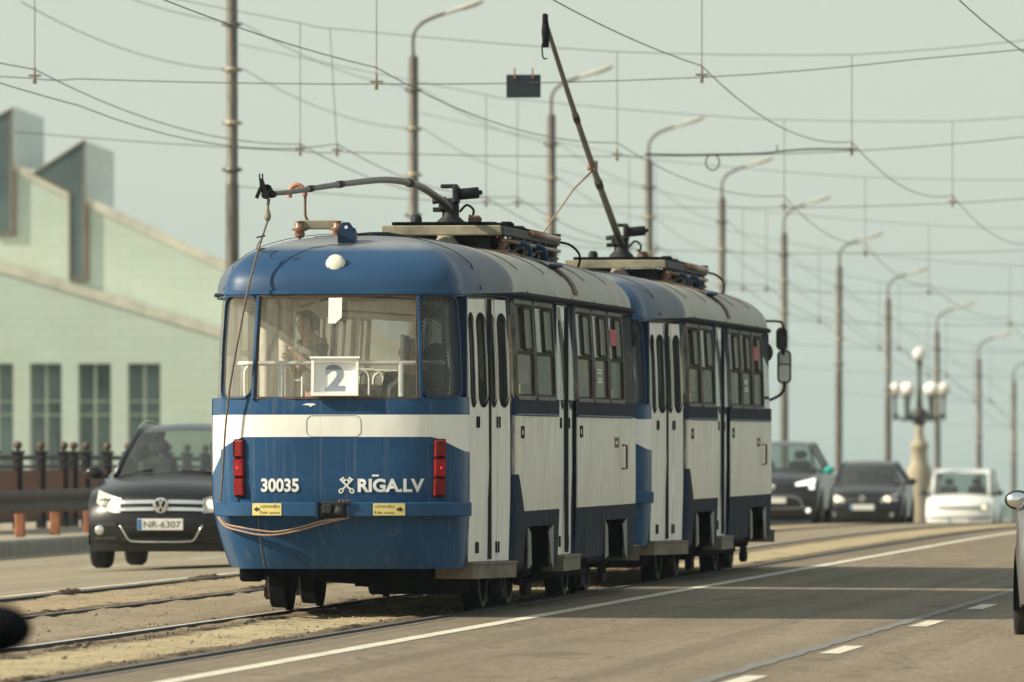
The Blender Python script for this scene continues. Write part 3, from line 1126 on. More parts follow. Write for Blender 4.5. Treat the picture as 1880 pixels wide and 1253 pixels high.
# ================================================================== candelabra with globes
dC = 331.0
pC = at(1688, 930, dC)
zb = zg(-20, pC.y) + 0.2
root = empty('globe_candelabra', (pC.x, pC.y, zb), label='ornate candelabra lamp with white globes on a stone column behind the cars', cat='street lamp')
hz = lambda z: z - zb
b = MB()
M['stone'] = simple('stone', (0.40, 0.345, 0.25), 0.9, 0, 0.2, 2.0)
b.lathe([(0.52, 0), (0.52, 0.5), (0.44, 0.6), (0.42, hz(2.1)), (0.44, hz(2.4)), (0.43, hz(2.75)), (0.33, hz(2.9)), (0.30, hz(3.1)), (0.29, hz(3.45)), (0.33, hz(3.5)), (0.34, hz(3.62)), (0.26, hz(3.7)), (0.17, hz(3.85)), (0.14, hz(4.1)), (0.16, hz(4.3)), (0, hz(4.3))], n=10)
b.build('column', M['stone'], root)
b = MB()
b.lathe([(0.15, hz(4.28)), (0.22, hz(4.4)), (0.34, hz(4.62)), (0.30, hz(4.8)), (0.12, hz(4.95)), (0.09, hz(5.3)), (0.11, hz(5.5)), (0.07, hz(5.7)), (0.06, hz(6.2)), (0.10, hz(6.55)), (0.13, hz(6.66)), (0, hz(6.66))], n=12)
b.build('stem', M['lamp_iron'], root)
b = MB()
b.ball((0, 0, hz(6.88)), 0.245, 16, 10)
b.build('globe', M['globe'], root)
for k in range(6):
    a = R(8 + 60 * k)
    cx, cy = math.cos(a), math.sin(a)
    b = MB()
    pts = [(0.2 * cx, 0.2 * cy, hz(4.62)), (0.5 * cx, .5 * cy, hz(4.5)), (0.75 * cx, .75 * cy, hz(4.58)), (0.88 * cx, .88 * cy, hz(4.85)), (0.88 * cx, .88 * cy, hz(5.4))]
    b.tube(catmull(pts, 4), [0.05] * 17, 6)
    b.lathe([(0.05, hz(4.5)), (0.09, hz(4.62)), (0.05, hz(4.75)), (0.05, hz(5.2)), (0.12, hz(5.42)), (0.0, hz(5.42))], (0.88 * cx, .88 * cy, 0), n=8)
    arm = b.build('lamp_arm', M['lamp_iron'], root)
    b = MB()
    b.ball((0.88 * cx, 0.88 * cy, hz(5.62)), 0.245, 16, 10)
    b.build('globe', M['globe'], arm)

# ================================================================== building on the left
DB = 300.0
root = empty('gabled_building', tuple(at(250, 930, DB + 10)), label='pale green brick building with sloping gable, glazed dormers and tall windows at the left edge', cat='building')
IW = Matrix.Translation(-root.location)


def bp(px, py, dd=0.0):
    return at(px, py, DB) + Vector((-SP, CP, 0)) * dd - root.location


def brick():
    t = NT('pale_brick')
    co = t.coords()
    bt = t.n('ShaderNodeTexBrick')
    v = t.n('ShaderNodeCombineXYZ')
    x, y, z = t.sep(co)
    t.link(x, v.inputs[0])
    t.link(z, v.inputs[1])
    t.link(v.outputs[0], bt.inputs['Vector'])
    bt.inputs['Scale'].default_value = 1.0
    bt.inputs['Brick Width'].default_value = 0.9
    bt.inputs['Row Height'].default_value = 0.34
    bt.inputs['Mortar Size'].default_value = 0.012
    bt.inputs['Color1'].default_value = (0.63, 0.725, 0.63, 1)
    bt.inputs['Color2'].default_value = (0.67, 0.76, 0.66, 1)
    bt.inputs['Mortar'].default_value = (0.56, 0.64, 0.49, 1)
    nz = t.noise(t.mapping(co, scale=(1, 1, .35)), 0.5, 5, 0.65)
    c = t.mix(t.math('MULTIPLY', t.gt(nz, 0.55, 0.25), 0.45), bt.outputs[0], (0.58, 0.62, 0.46))
    return t.done(t.bsdf(c, 0.85))


M['brick'] = brick()
M['coping'] = simple('coping', (0.74, 0.71, 0.59), 0.8, 0, 0.2, 1.2)
M['bronze_frame'] = simple('bronze_frame', (0.20, 0.17, 0.13), 0.6, 0.2, 0.2, 1)
M['dormer_glass'] = simple('dormer_glass', (0.125, 0.17, 0.17), 0.3, 0, 0.2, 0.4, spec=0.4)
M['dormer_side'] = simple('dormer_side', (0.72, 0.80, 0.76), 0.25, 0, 0.12, 0.3)
M['window_frame'] = simple('window_frame', (0.74, 0.76, 0.70), 0.7, 0, 0.08, 2)
M['facade_glass'] = simple('facade_glass', (0.23, 0.285, 0.285), 0.2, 0, 0.5, 0.35, spec=0.5)
fw = Vector((-SP, CP, 0))
ln1 = lambda px: 304 + 0.468 * (px - 25)
ln2 = lambda px: 488 + 0.2975 * px
b = MB()
b.prism([bp(-400, ln1(-400) + 6), bp(960, ln1(960) + 6), bp(960, 1500), bp(-400, 1500)], fw * 24)
b.build('gable_wall', M['brick'], root)
b = MB()
# lower wing with openings left for the windows
wins = [(-204, -146), (-115, -57), (-26, 32), (62, 120), (150, 210), (240, 300)]
wy0, wy1 = 670, 960
FD = -2.5
xs = [-400] + [e for w_ in wins for e in w_] + [960]
for a, c in zip(xs[:-1], xs[1:]):
    if (a, c) in wins:
        b.prism([bp(a, ln2(a) + 5, FD), bp(c, ln2(c) + 5, FD), bp(c, wy0, FD), bp(a, wy0, FD)], fw * 2.2)
        b.prism([bp(a, wy1, FD), bp(c, wy1, FD), bp(c, 1500, FD), bp(a, 1500, FD)], fw * 2.2)
    else:
        b.prism([bp(a, ln2(a) + 5, FD), bp(c, ln2(c) + 5, FD), bp(c, 1500, FD), bp(a, 1500, FD)], fw * 2.2)
b.build('wing_wall', M['brick'], root)
for ln, dd, nm in ((ln1, -0.04, 'gable_coping'), (ln2, FD - 0.04, 'wing_coping')):
    b = MB()
    b.prism([bp(-400, ln(-400) - 6, dd), bp(960, ln(960) - 6, dd), bp(960, ln(960) + 13, dd), bp(-400, ln(-400) + 13, dd)], fw * (24.3 if dd > -1 else 2.4))
    b.build(nm, M['coping'], root)
for a, c in wins:
    b = MB()
    m_ = (a + c) / 2
    fr = 2.2
    for (x0, x1, y0, y1) in ((a, a + fr, wy0, wy1), (c - fr, c, wy0, wy1), (m_ - 2.6, m_ + 2.6, wy0, wy1)):
        b.prism([bp(x0, y0, FD + .55), bp(x1, y0, FD + .55), bp(x1, y1, FD + .55), bp(x0, y1, FD + .55)], fw * .15)
    for yy in (737, 762, 840):
        b.prism([bp(a + fr, yy, FD + .57), bp(m_ - 2.6, yy, FD + .57), bp(m_ - 2.6, yy + 3, FD + .57), bp(a + fr, yy + 3, FD + .57)], fw * .1)
        b.prism([bp(m_ + 2.6, yy, FD + .57), bp(c - fr, yy, FD + .57), bp(c - fr, yy + 3, FD + .57), bp(m_ + 2.6, yy + 3, FD + .57)], fw * .1)
    wn = b.build('window', M['window_frame'], root)
    b = MB()
    b.prism([bp(a, wy0, FD + .72), bp(c, wy0, FD + .72), bp(c, wy1, FD + .72), bp(a, wy1, FD + .72)], fw * .05)
    b.build('pane', M['facade_glass'], wn)


def dormer(poly, side, stripx):
    b = MB()
    b.prism([bp(x, y, -0.06) for x, y in poly], fw * 0.7)
    d_ = b.build('dormer', M['dormer_glass'], root)
    b = MB()
    (x0, y0), (x1, y1), (x2, y2), (x3, y3) = side
    b.prism([bp(x0, y0, -0.05), bp(x1, y1, 1.5), bp(x2, y2, 1.5), bp(x3, y3, -0.05)], fw * 0.6)
    b.build('dormer_side', M['dormer_side'], d_)
    b = MB()
    pl = list(poly) + [poly[0]]
    for (xa, ya), (xb, yb) in zip(pl[:-1], pl[1:]):
        if max(abs(xa - xb), abs(ya - yb)) < 3:
            continue
        p, q = bp(xa, ya, -0.06), bp(xb, yb, -0.06)
        b.tube([p, q], 0.04, 4, smooth=False)
    # right jamb of the strip window: a deep reveal
    xj = max(x for x, y in poly)
    yb_ = max(y for x, y in poly)
    b.prism([bp(xj, side[3][1] + 8, -0.09), bp(xj + 9, side[3][1] + 12, -0.09), bp(xj + 9, yb_ + 6, -0.09), bp(xj, yb_ + 6, -0.09)], fw * .2)
    b.prism([bp(stripx, yb_, -0.09), bp(xj, yb_, -0.09), bp(xj, yb_ + 6, -0.09), bp(stripx, yb_ + 6, -0.09)], fw * .2)
    b.build('dormer_frame', M['bronze_frame'], d_)
    return d_


dormer([(62, 318), (155, 258), (155, 512), (128, 512), (128, 352)], [(155, 258), (205, 276), (205, 378), (155, 366)], 128)
dormer([(-75, 252), (21, 200), (21, 428), (-16, 428), (-16, 288)], [(21, 195), (76, 213), (76, 312), (21, 302)], -16)

# ================================================================== haze
HAZE = 0.00012
t = NT('haze_air')
pv = t.n('ShaderNodeVolumePrincipled')
pv.inputs['Color'].default_value = (0.76, 0.90, 0.95, 1)
pv.inputs['Density'].default_value = HAZE
pv.inputs['Anisotropy'].default_value = 0.0
t.link(pv.outputs[0], t.out.inputs['Volume'])
b = MB()
b.box((0, 1000, 20), (7000, 4000, 62))
hz_ = b.build('haze', t.mat)
tag(hz_, kind='stuff')
# ================================================================== tram body geometry
TL = 14.0


def half_outline():
    P = []
    a, L, n = 0.98, 0.58, 3.2
    N = 60
    for i in range(N + 1):
        th = (math.pi / 2) * i / N
        x = a * math.sin(th) ** (2 / n)
        y = L * (1 - math.cos(th) ** (2 / n))
        P.append((x, y))
    P += [(1.03, 0.80), (1.08, 1.03), (1.13, 1.26), (1.177, 1.47), (1.212, 1.62), (1.240, 1.75), (1.249, 1.85), (1.25, 2.0)]
    y = 2.4
    while y < 11.3:
        P.append((1.25, y))
        y += 0.25
    P += [(1.25, 11.3), (1.245, 11.55), (1.225, 11.85), (1.18, 12.25), (1.10, 12.9), (0.98, 13.42)]
    for i in range(N, -1, -1):
        th = (math.pi / 2) * i / N
        P.append((a * math.sin(th) ** (2 / n), TL - L * (1 - math.cos(th) ** (2 / n))))
    Q = [P[0]]
    for p in P[1:]:
        if math.hypot(p[0] - Q[-1][0], p[1] - Q[-1][1]) > 1e-4:
            Q.append(p)
    return Q


OUT = half_outline()
ACC = [0.0]
for p, q in zip(OUT[:-1], OUT[1:]):
    ACC.append(ACC[-1] + math.hypot(q[0] - p[0], q[1] - p[1]))
LEN = ACC[-1]
import bisect


def opos(a):
    a = min(max(a, 0.0), LEN)
    i = min(max(bisect.bisect_right(ACC, a) - 1, 0), len(OUT) - 2)
    t = (a - ACC[i]) / (ACC[i + 1] - ACC[i])
    return OUT[i][0] + (OUT[i + 1][0] - OUT[i][0]) * t, OUT[i][1] + (OUT[i + 1][1] - OUT[i][1]) * t


def onorm(a):
    e = 0.03
    x0, y0 = opos(max(a - e, 0)) if a > e else (-opos(e - a)[0], opos(e - a)[1])
    if a + e <= LEN:
        x1, y1 = opos(a + e)
    else:
        q = opos(2 * LEN - a - e)
        x1, y1 = -q[0], q[1]
    dx, dy = x1 - x0, y1 - y0
    l = math.hypot(dx, dy)
    return dy / l, -dx / l


def a_of_x(x, front=False):
    """perimeter coordinate of lateral position x on the rear (or front) end"""
    lo, hi = 0.0, 1.35
    for _ in range(40):
        m = (lo + hi) / 2
        if opos(m)[0] < abs(x):
            lo = m
        else:
            hi = m
    r = lo
    if front:
        r = LEN - r
    return r if x >= 0 else -r


def a_of_y(y):
    lo, hi = 0.0, LEN
    for _ in range(50):
        m = (lo + hi) / 2
        if opos(m)[1] < y:
            lo = m
        else:
            hi = m
    return lo


def interp(tab, z):
    if z <= tab[0][0]:
        return tab[0][1]
    for (z0, v0), (z1, v1) in zip(tab[:-1], tab[1:]):
        if z <= z1:
            return v0 + (v1 - v0) * (z - z0) / (z1 - z0)
    return tab[-1][1]


O_END = [(0.30, 0.20), (0.36, 0.17), (0.5, 0.105), (0.67, 0.05), (0.83, 0.02), (1.0, 0.0), (1.58, 0.0), (1.70, 0.012), (2.1, 0.06), (2.55, 0.13)]
O_SIDE = [(0.3, 0.02), (0.8, 0.0), (1.7, 0.0), (2.1, 0.012), (2.55, 0.04)]


def S(a, z, off=0.0):
    """point of the body skin at perimeter coordinate a (negative = left side) and height z"""
    aa = abs(a)
    x, y = opos(aa)
    nx, ny = onorm(aa)
    e = ny * ny
    o = e * interp(O_END, z) + (1 - e) * interp(O_SIDE, z)
    if z < 0.95 and (y < 3.0 or y > 11.8):
        o += 0.13 * ((0.95 - z) / 0.6) ** 1.6 * (1 - e) * (1.0 if a < 0 else 0.12)
    px, py = x - nx * (o - off), y - ny * (o - off)
    return Vector((-px if a < 0 else px, py, z))


def Sn(a):
    nx, ny = onorm(abs(a))
    return Vector((-nx if a < 0 else nx, ny, 0))


ZROOF = 2.55
# holes: (a0, a1, z0, z1)
Ax, Ay = a_of_x, a_of_y
HOLES = []
WINS = []            # (kind, a0, a1, z0, z1, radius)


def hole(a0, a1, z0, z1):
    HOLES.append((a0, a1, z0, z1))


for fr in (False, True):
    WINS.append(('end', Ax(-0.66, fr), Ax(0.645, fr), 1.715, 2.515, 0.03))
    for s in (1, -1):
        q0, q1 = Ax(s * 0.680, fr), Ax(s * 0.958, fr)
        WINS.append(('corner', min(q0, q1), max(q0, q1), 1.715, 2.515, 0.11))
SIDE_WINS = [(1.80, 3.08), (3.22, 4.66), (6.48, 7.76), (7.92, 9.16), (9.32, 10.55)]
for y0, y1 in SIDE_WINS:
    WINS.append(('side', Ay(y0), Ay(y1), 1.715, 2.50, 0.05))
for y0, y1 in ((3.22, 4.66), (4.84, 6.3), (6.48, 7.76), (7.92, 9.16), (9.32, 10.55), (10.8, 11.6)):
    WINS.append(('side', -Ay(y1), -Ay(y0), 1.715, 2.50, 0.05))
DOORS = [(Ay(0.62), Ay(1.62), 0.40, 2.53), (Ay(4.95), Ay(6.30), 0.40, 2.53), (Ay(12.05), Ay(13.3), 0.40, 2.53)]
for w_ in WINS:
    HOLES.append(w_[1:5])
HOLES += DOORS
ARCH = [(2.45, 4.45), (8.75, 10.75)]
for y0, y1 in ARCH:
    HOLES.append((Ay(y0), Ay(y1), 0.0, 0.67))  # right side only: left skirt kept closed to hold sun out underneath


def stations():
    req = set()
    for h in HOLES:
        req.add(round(h[0], 5))
        req.add(round(h[1], 5))
    c = -LEN
    base_ = []
    a = 0.0
    while a < LEN:
        base_.append(a)
        x, y = opos(a)
        a += 0.06 if (y < 0.7 or y > TL - .7) else (0.2 if (y < 2.2 or y > 11.2) else 0.6)
    base_ = base_ + [LEN]
    allv = sorted(set([round(v, 5) for v in base_] + [round(-v, 5) for v in base_]) | req)
    out = []
    for v in allv:
        if out and v - out[-1] < 0.012:
            if v in req:
                out[-1] = v
            continue
        out.append(v)
    return out


ST = stations()
ZL = [0.36, 0.40, 0.50, 0.58, 0.67, 0.78, 0.90, 1.05, 1.2, 1.40, 1.575, 1.70, 1.715, 1.9, 2.1, 2.3, 2.42, 2.50, 2.515, 2.53, 2.55]


def body_shell(off=0.0, flip=False):
    b = MB()
    idx = {}
    vs = []
    for i, a in enumerate(ST):
        for j, z in enumerate(ZL):
            idx[i, j] = len(vs)
            vs.append(S(a, z, off))
    fs = []
    for i in range(len(ST) - 1):
        am = (ST[i] + ST[i + 1]) / 2
        for j in range(len(ZL) - 1):
            zm = (ZL[j] + ZL[j + 1]) / 2
            if any(h[0] < am < h[1] and h[2] < zm < h[3] for h in HOLES):
                continue
            q = (idx[i, j], idx[i + 1, j], idx[i + 1, j + 1], idx[i, j + 1])
            fs.append(q[::-1] if flip else q)
    b.add(vs, fs, 0, True)
    return b


def tram_paint():
    t = NT('tram_livery')
    co = t.coords()
    x, y, z = t.sep(co)
    ax = t.math('ABSOLUTE', x)
    big = t.noise(co, 1.1, 4, 0.6)
    str_ = t.noise(t.mapping(co, scale=(9, 9, 0.7)), 1.6, 6, 0.65)
    fine = t.noise(co, 16, 5, 0.7)
    blue = t.ramp(big, [(0.3, (0.014, 0.060, 0.142)), (0.7, (0.023, 0.083, 0.188))])
    blue = t.mix(t.math('MULTIPLY', t.gt(fine, 0.60, 0.25), 0.10), blue, (0.10, 0.15, 0.20))
    white = t.mix(t.math('MULTIPLY', t.gt(big, 0.5, 0.4), 0.16), (0.86, 0.855, 0.79), (0.78, 0.74, 0.63))
    # side panels are greyer and streaked with dirt; warm tint stands in for road bounce
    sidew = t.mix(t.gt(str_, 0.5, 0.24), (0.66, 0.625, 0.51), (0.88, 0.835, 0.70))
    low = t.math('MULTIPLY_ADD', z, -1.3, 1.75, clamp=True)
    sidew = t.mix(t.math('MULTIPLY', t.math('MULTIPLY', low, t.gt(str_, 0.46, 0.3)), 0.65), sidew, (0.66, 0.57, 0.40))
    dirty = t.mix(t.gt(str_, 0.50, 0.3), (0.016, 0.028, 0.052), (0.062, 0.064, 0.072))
    navy = t.mix(t.math('MULTIPLY', t.gt(fine, 0.55, 0.3), 0.3), (0.012, 0.032, 0.075), (0.04, 0.055, 0.085))
    # is this the end of the car?
    endr = t.math('LESS_THAN', y, 1.60)
    endf = t.math('GREATER_THAN', y, 12.4)
    end = t.math('MAXIMUM', endr, endf)
    arch = t.math('MAXIMUM', t.math('SUBTRACT', ax, 0.74), 0.0)
    arch = t.math('MULTIPLY_ADD', t.math('POWER', arch, 1.35), -0.80, 1.402)
    band_end = t.math('MULTIPLY', t.gt(z, arch), t.math('LESS_THAN', z, 1.577))
    c_end = t.mix(band_end, blue, white)
    # sides
    dz = t.math('MULTIPLY', t.math('MAXIMUM', t.math('SUBTRACT', 2.25, y), 0.0), 0.75)
    zlow = t.math('ADD', t.math('MINIMUM', dz, 0.30), 0.80)
    band_s = t.math('MULTIPLY', t.gt(z, zlow), t.math('LESS_THAN', z, 1.577))
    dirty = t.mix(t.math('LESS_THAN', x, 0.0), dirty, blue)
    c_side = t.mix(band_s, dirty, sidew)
    strip_ = t.math('MAXIMUM', t.math('LESS_THAN', y, 1.70), t.math('MULTIPLY', t.gt(y, 6.25), t.math('LESS_THAN', y, 6.42)))
    strip_ = t.math('MAXIMUM', strip_, t.math('GREATER_THAN', y, 11.9))
    c_side = t.mix(strip_, c_side, navy)
    c = t.mix(end, c_side, c_end)
    # pale tan patches and long rain streaks on the side panels, scuffs on the ends
    pat = t.noise(t.mapping(co, scale=(1.6, 1.6, 1.0)), 1.7, 6, 0.7, 0.6)
    side_only = t.math('MULTIPLY', t.math('SUBTRACT', 1.0, end), band_s)
    c = t.mix(t.math('MULTIPLY', side_only, t.math('MULTIPLY', t.gt(pat, 0.52, 0.12), 0.45)), c, (0.60, 0.52, 0.39))
    rain = t.noise(t.mapping(co, scale=(22, 22, 0.5)), 1.0, 4, 0.7)
    c = t.mix(t.math('MULTIPLY', side_only, t.math('MULTIPLY', t.gt(rain, 0.60, 0.10), 0.45)), c, (0.42, 0.37, 0.29))
    c = t.mix(t.math('MULTIPLY', end, t.math('MULTIPLY', t.gt(rain, 0.60, 0.10), 0.10)), c, (0.35, 0.34, 0.30))
    chip = t.noise(co, 42, 3, 0.6)
    c = t.mix(t.math('MULTIPLY', t.gt(chip, 0.735, 0.02), 0.5), c, (0.22, 0.17, 0.13))
    # grime creeping up from below
    g = t.math('MULTIPLY', t.math('MULTIPLY_ADD', z, -2.2, 1.35, clamp=True), t.gt(str_, 0.42, 0.4))
    c = t.mix(t.math('MULTIPLY', g, 0.25), c, (0.09, 0.085, 0.08))
    nr = t.bump(t.math('MULTIPLY_ADD', t.noise(t.mapping(co, scale=(1, 1, .6)), 6.0, 2, 0.5), 0.35, t.noise(co, 2.2, 2, 0.5)), 0.45, 0.025)
    return t.done(t.bsdf(c, t.math('MULTIPLY_ADD', t.math('MULTIPLY', t.math('SUBTRACT', 1.0, end), t.math('SUBTRACT', 1.0, band_s)), 0.4, t.math('MULTIPLY_ADD', fine, 0.25, 0.28), clamp=True), 0, nr, coat=0.0, spec=t.math('ADD', t.math('MULTIPLY', t.math('MULTIPLY', t.math('SUBTRACT', 1.0, end), band_s), 0.16), t.math('MULTIPLY_ADD', end, 0.15, 0.03))))


def roof_paint():
    t = NT('roof_paint')
    co = t.coords()
    x, y, z = t.sep(co)
    big = t.noise(co, 1.3, 5, 0.65)
    fine = t.noise(co, 11, 5, 0.7)
    blue = t.ramp(big, [(0.3, (0.013, 0.050, 0.120)), (0.7, (0.020, 0.070, 0.158))])
    # blue weathered to grey towards the top and the sides
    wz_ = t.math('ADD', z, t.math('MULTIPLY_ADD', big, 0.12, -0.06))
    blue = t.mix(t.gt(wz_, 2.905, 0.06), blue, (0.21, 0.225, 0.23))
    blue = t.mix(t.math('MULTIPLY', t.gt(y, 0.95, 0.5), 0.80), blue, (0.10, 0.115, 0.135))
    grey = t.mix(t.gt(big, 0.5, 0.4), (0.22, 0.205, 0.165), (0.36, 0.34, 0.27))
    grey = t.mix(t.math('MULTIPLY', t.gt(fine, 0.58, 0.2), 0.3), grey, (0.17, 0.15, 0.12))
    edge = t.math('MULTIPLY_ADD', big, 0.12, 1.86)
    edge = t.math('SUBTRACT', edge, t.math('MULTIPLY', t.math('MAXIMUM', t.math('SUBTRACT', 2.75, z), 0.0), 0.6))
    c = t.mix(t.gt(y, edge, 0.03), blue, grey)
    nr = t.bump(big, 0.2, 0.03)
    return t.done(t.bsdf(c, 0.45, 0, nr, spec=0.35))


M['tram_livery'] = tram_paint()
M['roof_paint'] = roof_paint()
M['door_white'] = simple('door_white', (0.84, 0.83, 0.75), 0.5, 0, 0.06, 3, stretch=(4, 4, .6), spec=0.05)
M['pale_frame'] = simple('pale_frame', (0.26, 0.24, 0.215), 0.8, 0.0, 0.4, 6, stretch=(4, 4, 1), dark=(0.07, 0.075, 0.09), spec=0.03)


def textured_pane():
    t = NT('patterned_glass')
    co = t.coords()
    x, y, z = t.sep(co)
    s1 = t.math('SINE', t.math('MULTIPLY', t.math('ADD', x, t.math('MULTIPLY', y, 0.6)), 2 * math.pi / 0.030))
    s2 = t.math('SINE', t.math('MULTIPLY', z, 2 * math.pi / 0.032))
    p = t.math('MULTIPLY', s1, s2)
    tr = t.n('ShaderNodeBsdfTransparent')
    tr.inputs[0].default_value = (0.42, 0.47, 0.47, 1)
    gl = t.n('ShaderNodeBsdfGlossy')
    gl.inputs['Roughness'].default_value = 0.12
    t.link(t.bump(p, 0.8, 0.01), gl.inputs['Normal'])
    gl.inputs['Color'].default_value = (0.6, 0.62, 0.6, 1)
    df = t.n('ShaderNodeBsdfDiffuse')
    df.inputs[0].default_value = (0.05, 0.06, 0.065, 1)
    m = t.n('ShaderNodeMixShader')
    t.link(t.gt(p, 0.05, 0.5), m.inputs[0])
    t.link(tr.outputs[0], m.inputs[1])
    t.link(df.outputs[0], m.inputs[2])
    m2 = t.n('ShaderNodeMixShader')
    m2.inputs[0].default_value = 0.14
    t.link(m.outputs[0], m2.inputs[1])
    t.link(gl.outputs[0], m2.inputs[2])
    return t.done(m2.outputs[0])


M['patterned_glass'] = textured_pane()


def ring(b, a0, a1, z0, z1, r, w, o0, o1, mi=0, wz_=None, r_in=None):
    """frame following the skin: outer outline a0..a1 x z0..z1, width w, from offset o0 to o1"""
    wz_ = w if wz_ is None else wz_
    A = rrect(a0, a1, z0, z1, r)
    B = rrect(a0 + w, a1 - w, z0 + wz_, z1 - wz_, max(r - w, 0.015) if r_in is None else r_in)
    n = len(A)
    P = [S(a, z, o0) for a, z in A] + [S(a, z, o1) for a, z in A] + [S(a, z, o1) for a, z in B] + [S(a, z, o0) for a, z in B]
    fs = []
    for k in range(n):
        l = (k + 1) % n
        for r_ in range(3):
            fs.append((r_ * n + k, r_ * n + l, (r_ + 1) * n + l, (r_ + 1) * n + k))
    b.add(P, fs, mi, False)


def pane(a0, a1, z0, z1, off, mat, parent, name='pane', na=8, nz=4):
    b = MB()
    b.grid([[S(a0 + (a1 - a0) * i / na, z0 + (z1 - z0) * j / nz, off) for i in range(na + 1)] for j in range(nz + 1)], 0, True)
    return b.build(name, mat, parent)


def end_patch(pts, off):
    """points given as (x, z) on the rear face -> skin"""
    return [S(a_of_x(x), z, off) for x, z in pts]


def text_obj(name, s, mat, parent, place, w=None, h=None, x0=0, z0=0, bold=0.0, off=0.004, shear=0.0, extra=None):
    cu = bpy.data.curves.new('letters', 'FONT')
    cu.body = s
    cu.size = 1.0
    cu.offset = bold
    cu.resolution_u = 4
    ob = bpy.data.objects.new('letters', cu)
    COL.objects.link(ob)
    dg = bpy.context.evaluated_depsgraph_get()
    me = bpy.data.meshes.new_from_object(ob.evaluated_get(dg))
    bpy.data.objects.remove(ob)
    xs = [v.co.x for v in me.vertices]
    zs = [v.co.y for v in me.vertices]
    ax, bx, az, bz = min(xs), max(xs), min(zs), max(zs)
    kx = w / (bx - ax) if w else h / (bz - az)
    kz = h / (bz - az) if h else kx
    for v in me.vertices:
        X = x0 + (v.co.x - ax) * kx + shear * (v.co.y - az) * kz
        Z = z0 + (v.co.y - az) * kz
        v.co = place(X, Z, off)
    me.materials.clear()
    me.materials.append(mat)
    o = bpy.data.objects.new(name, me)
    COL.objects.link(o)
    o.parent = parent
    return o


REAR = lambda x, z, off: S(a_of_x(x), z, off)


def flat_poly(b, pts, place, off, mi=0):
    b.add([place(x, z, off) for x, z in pts], [tuple(range(len(pts)))], mi)


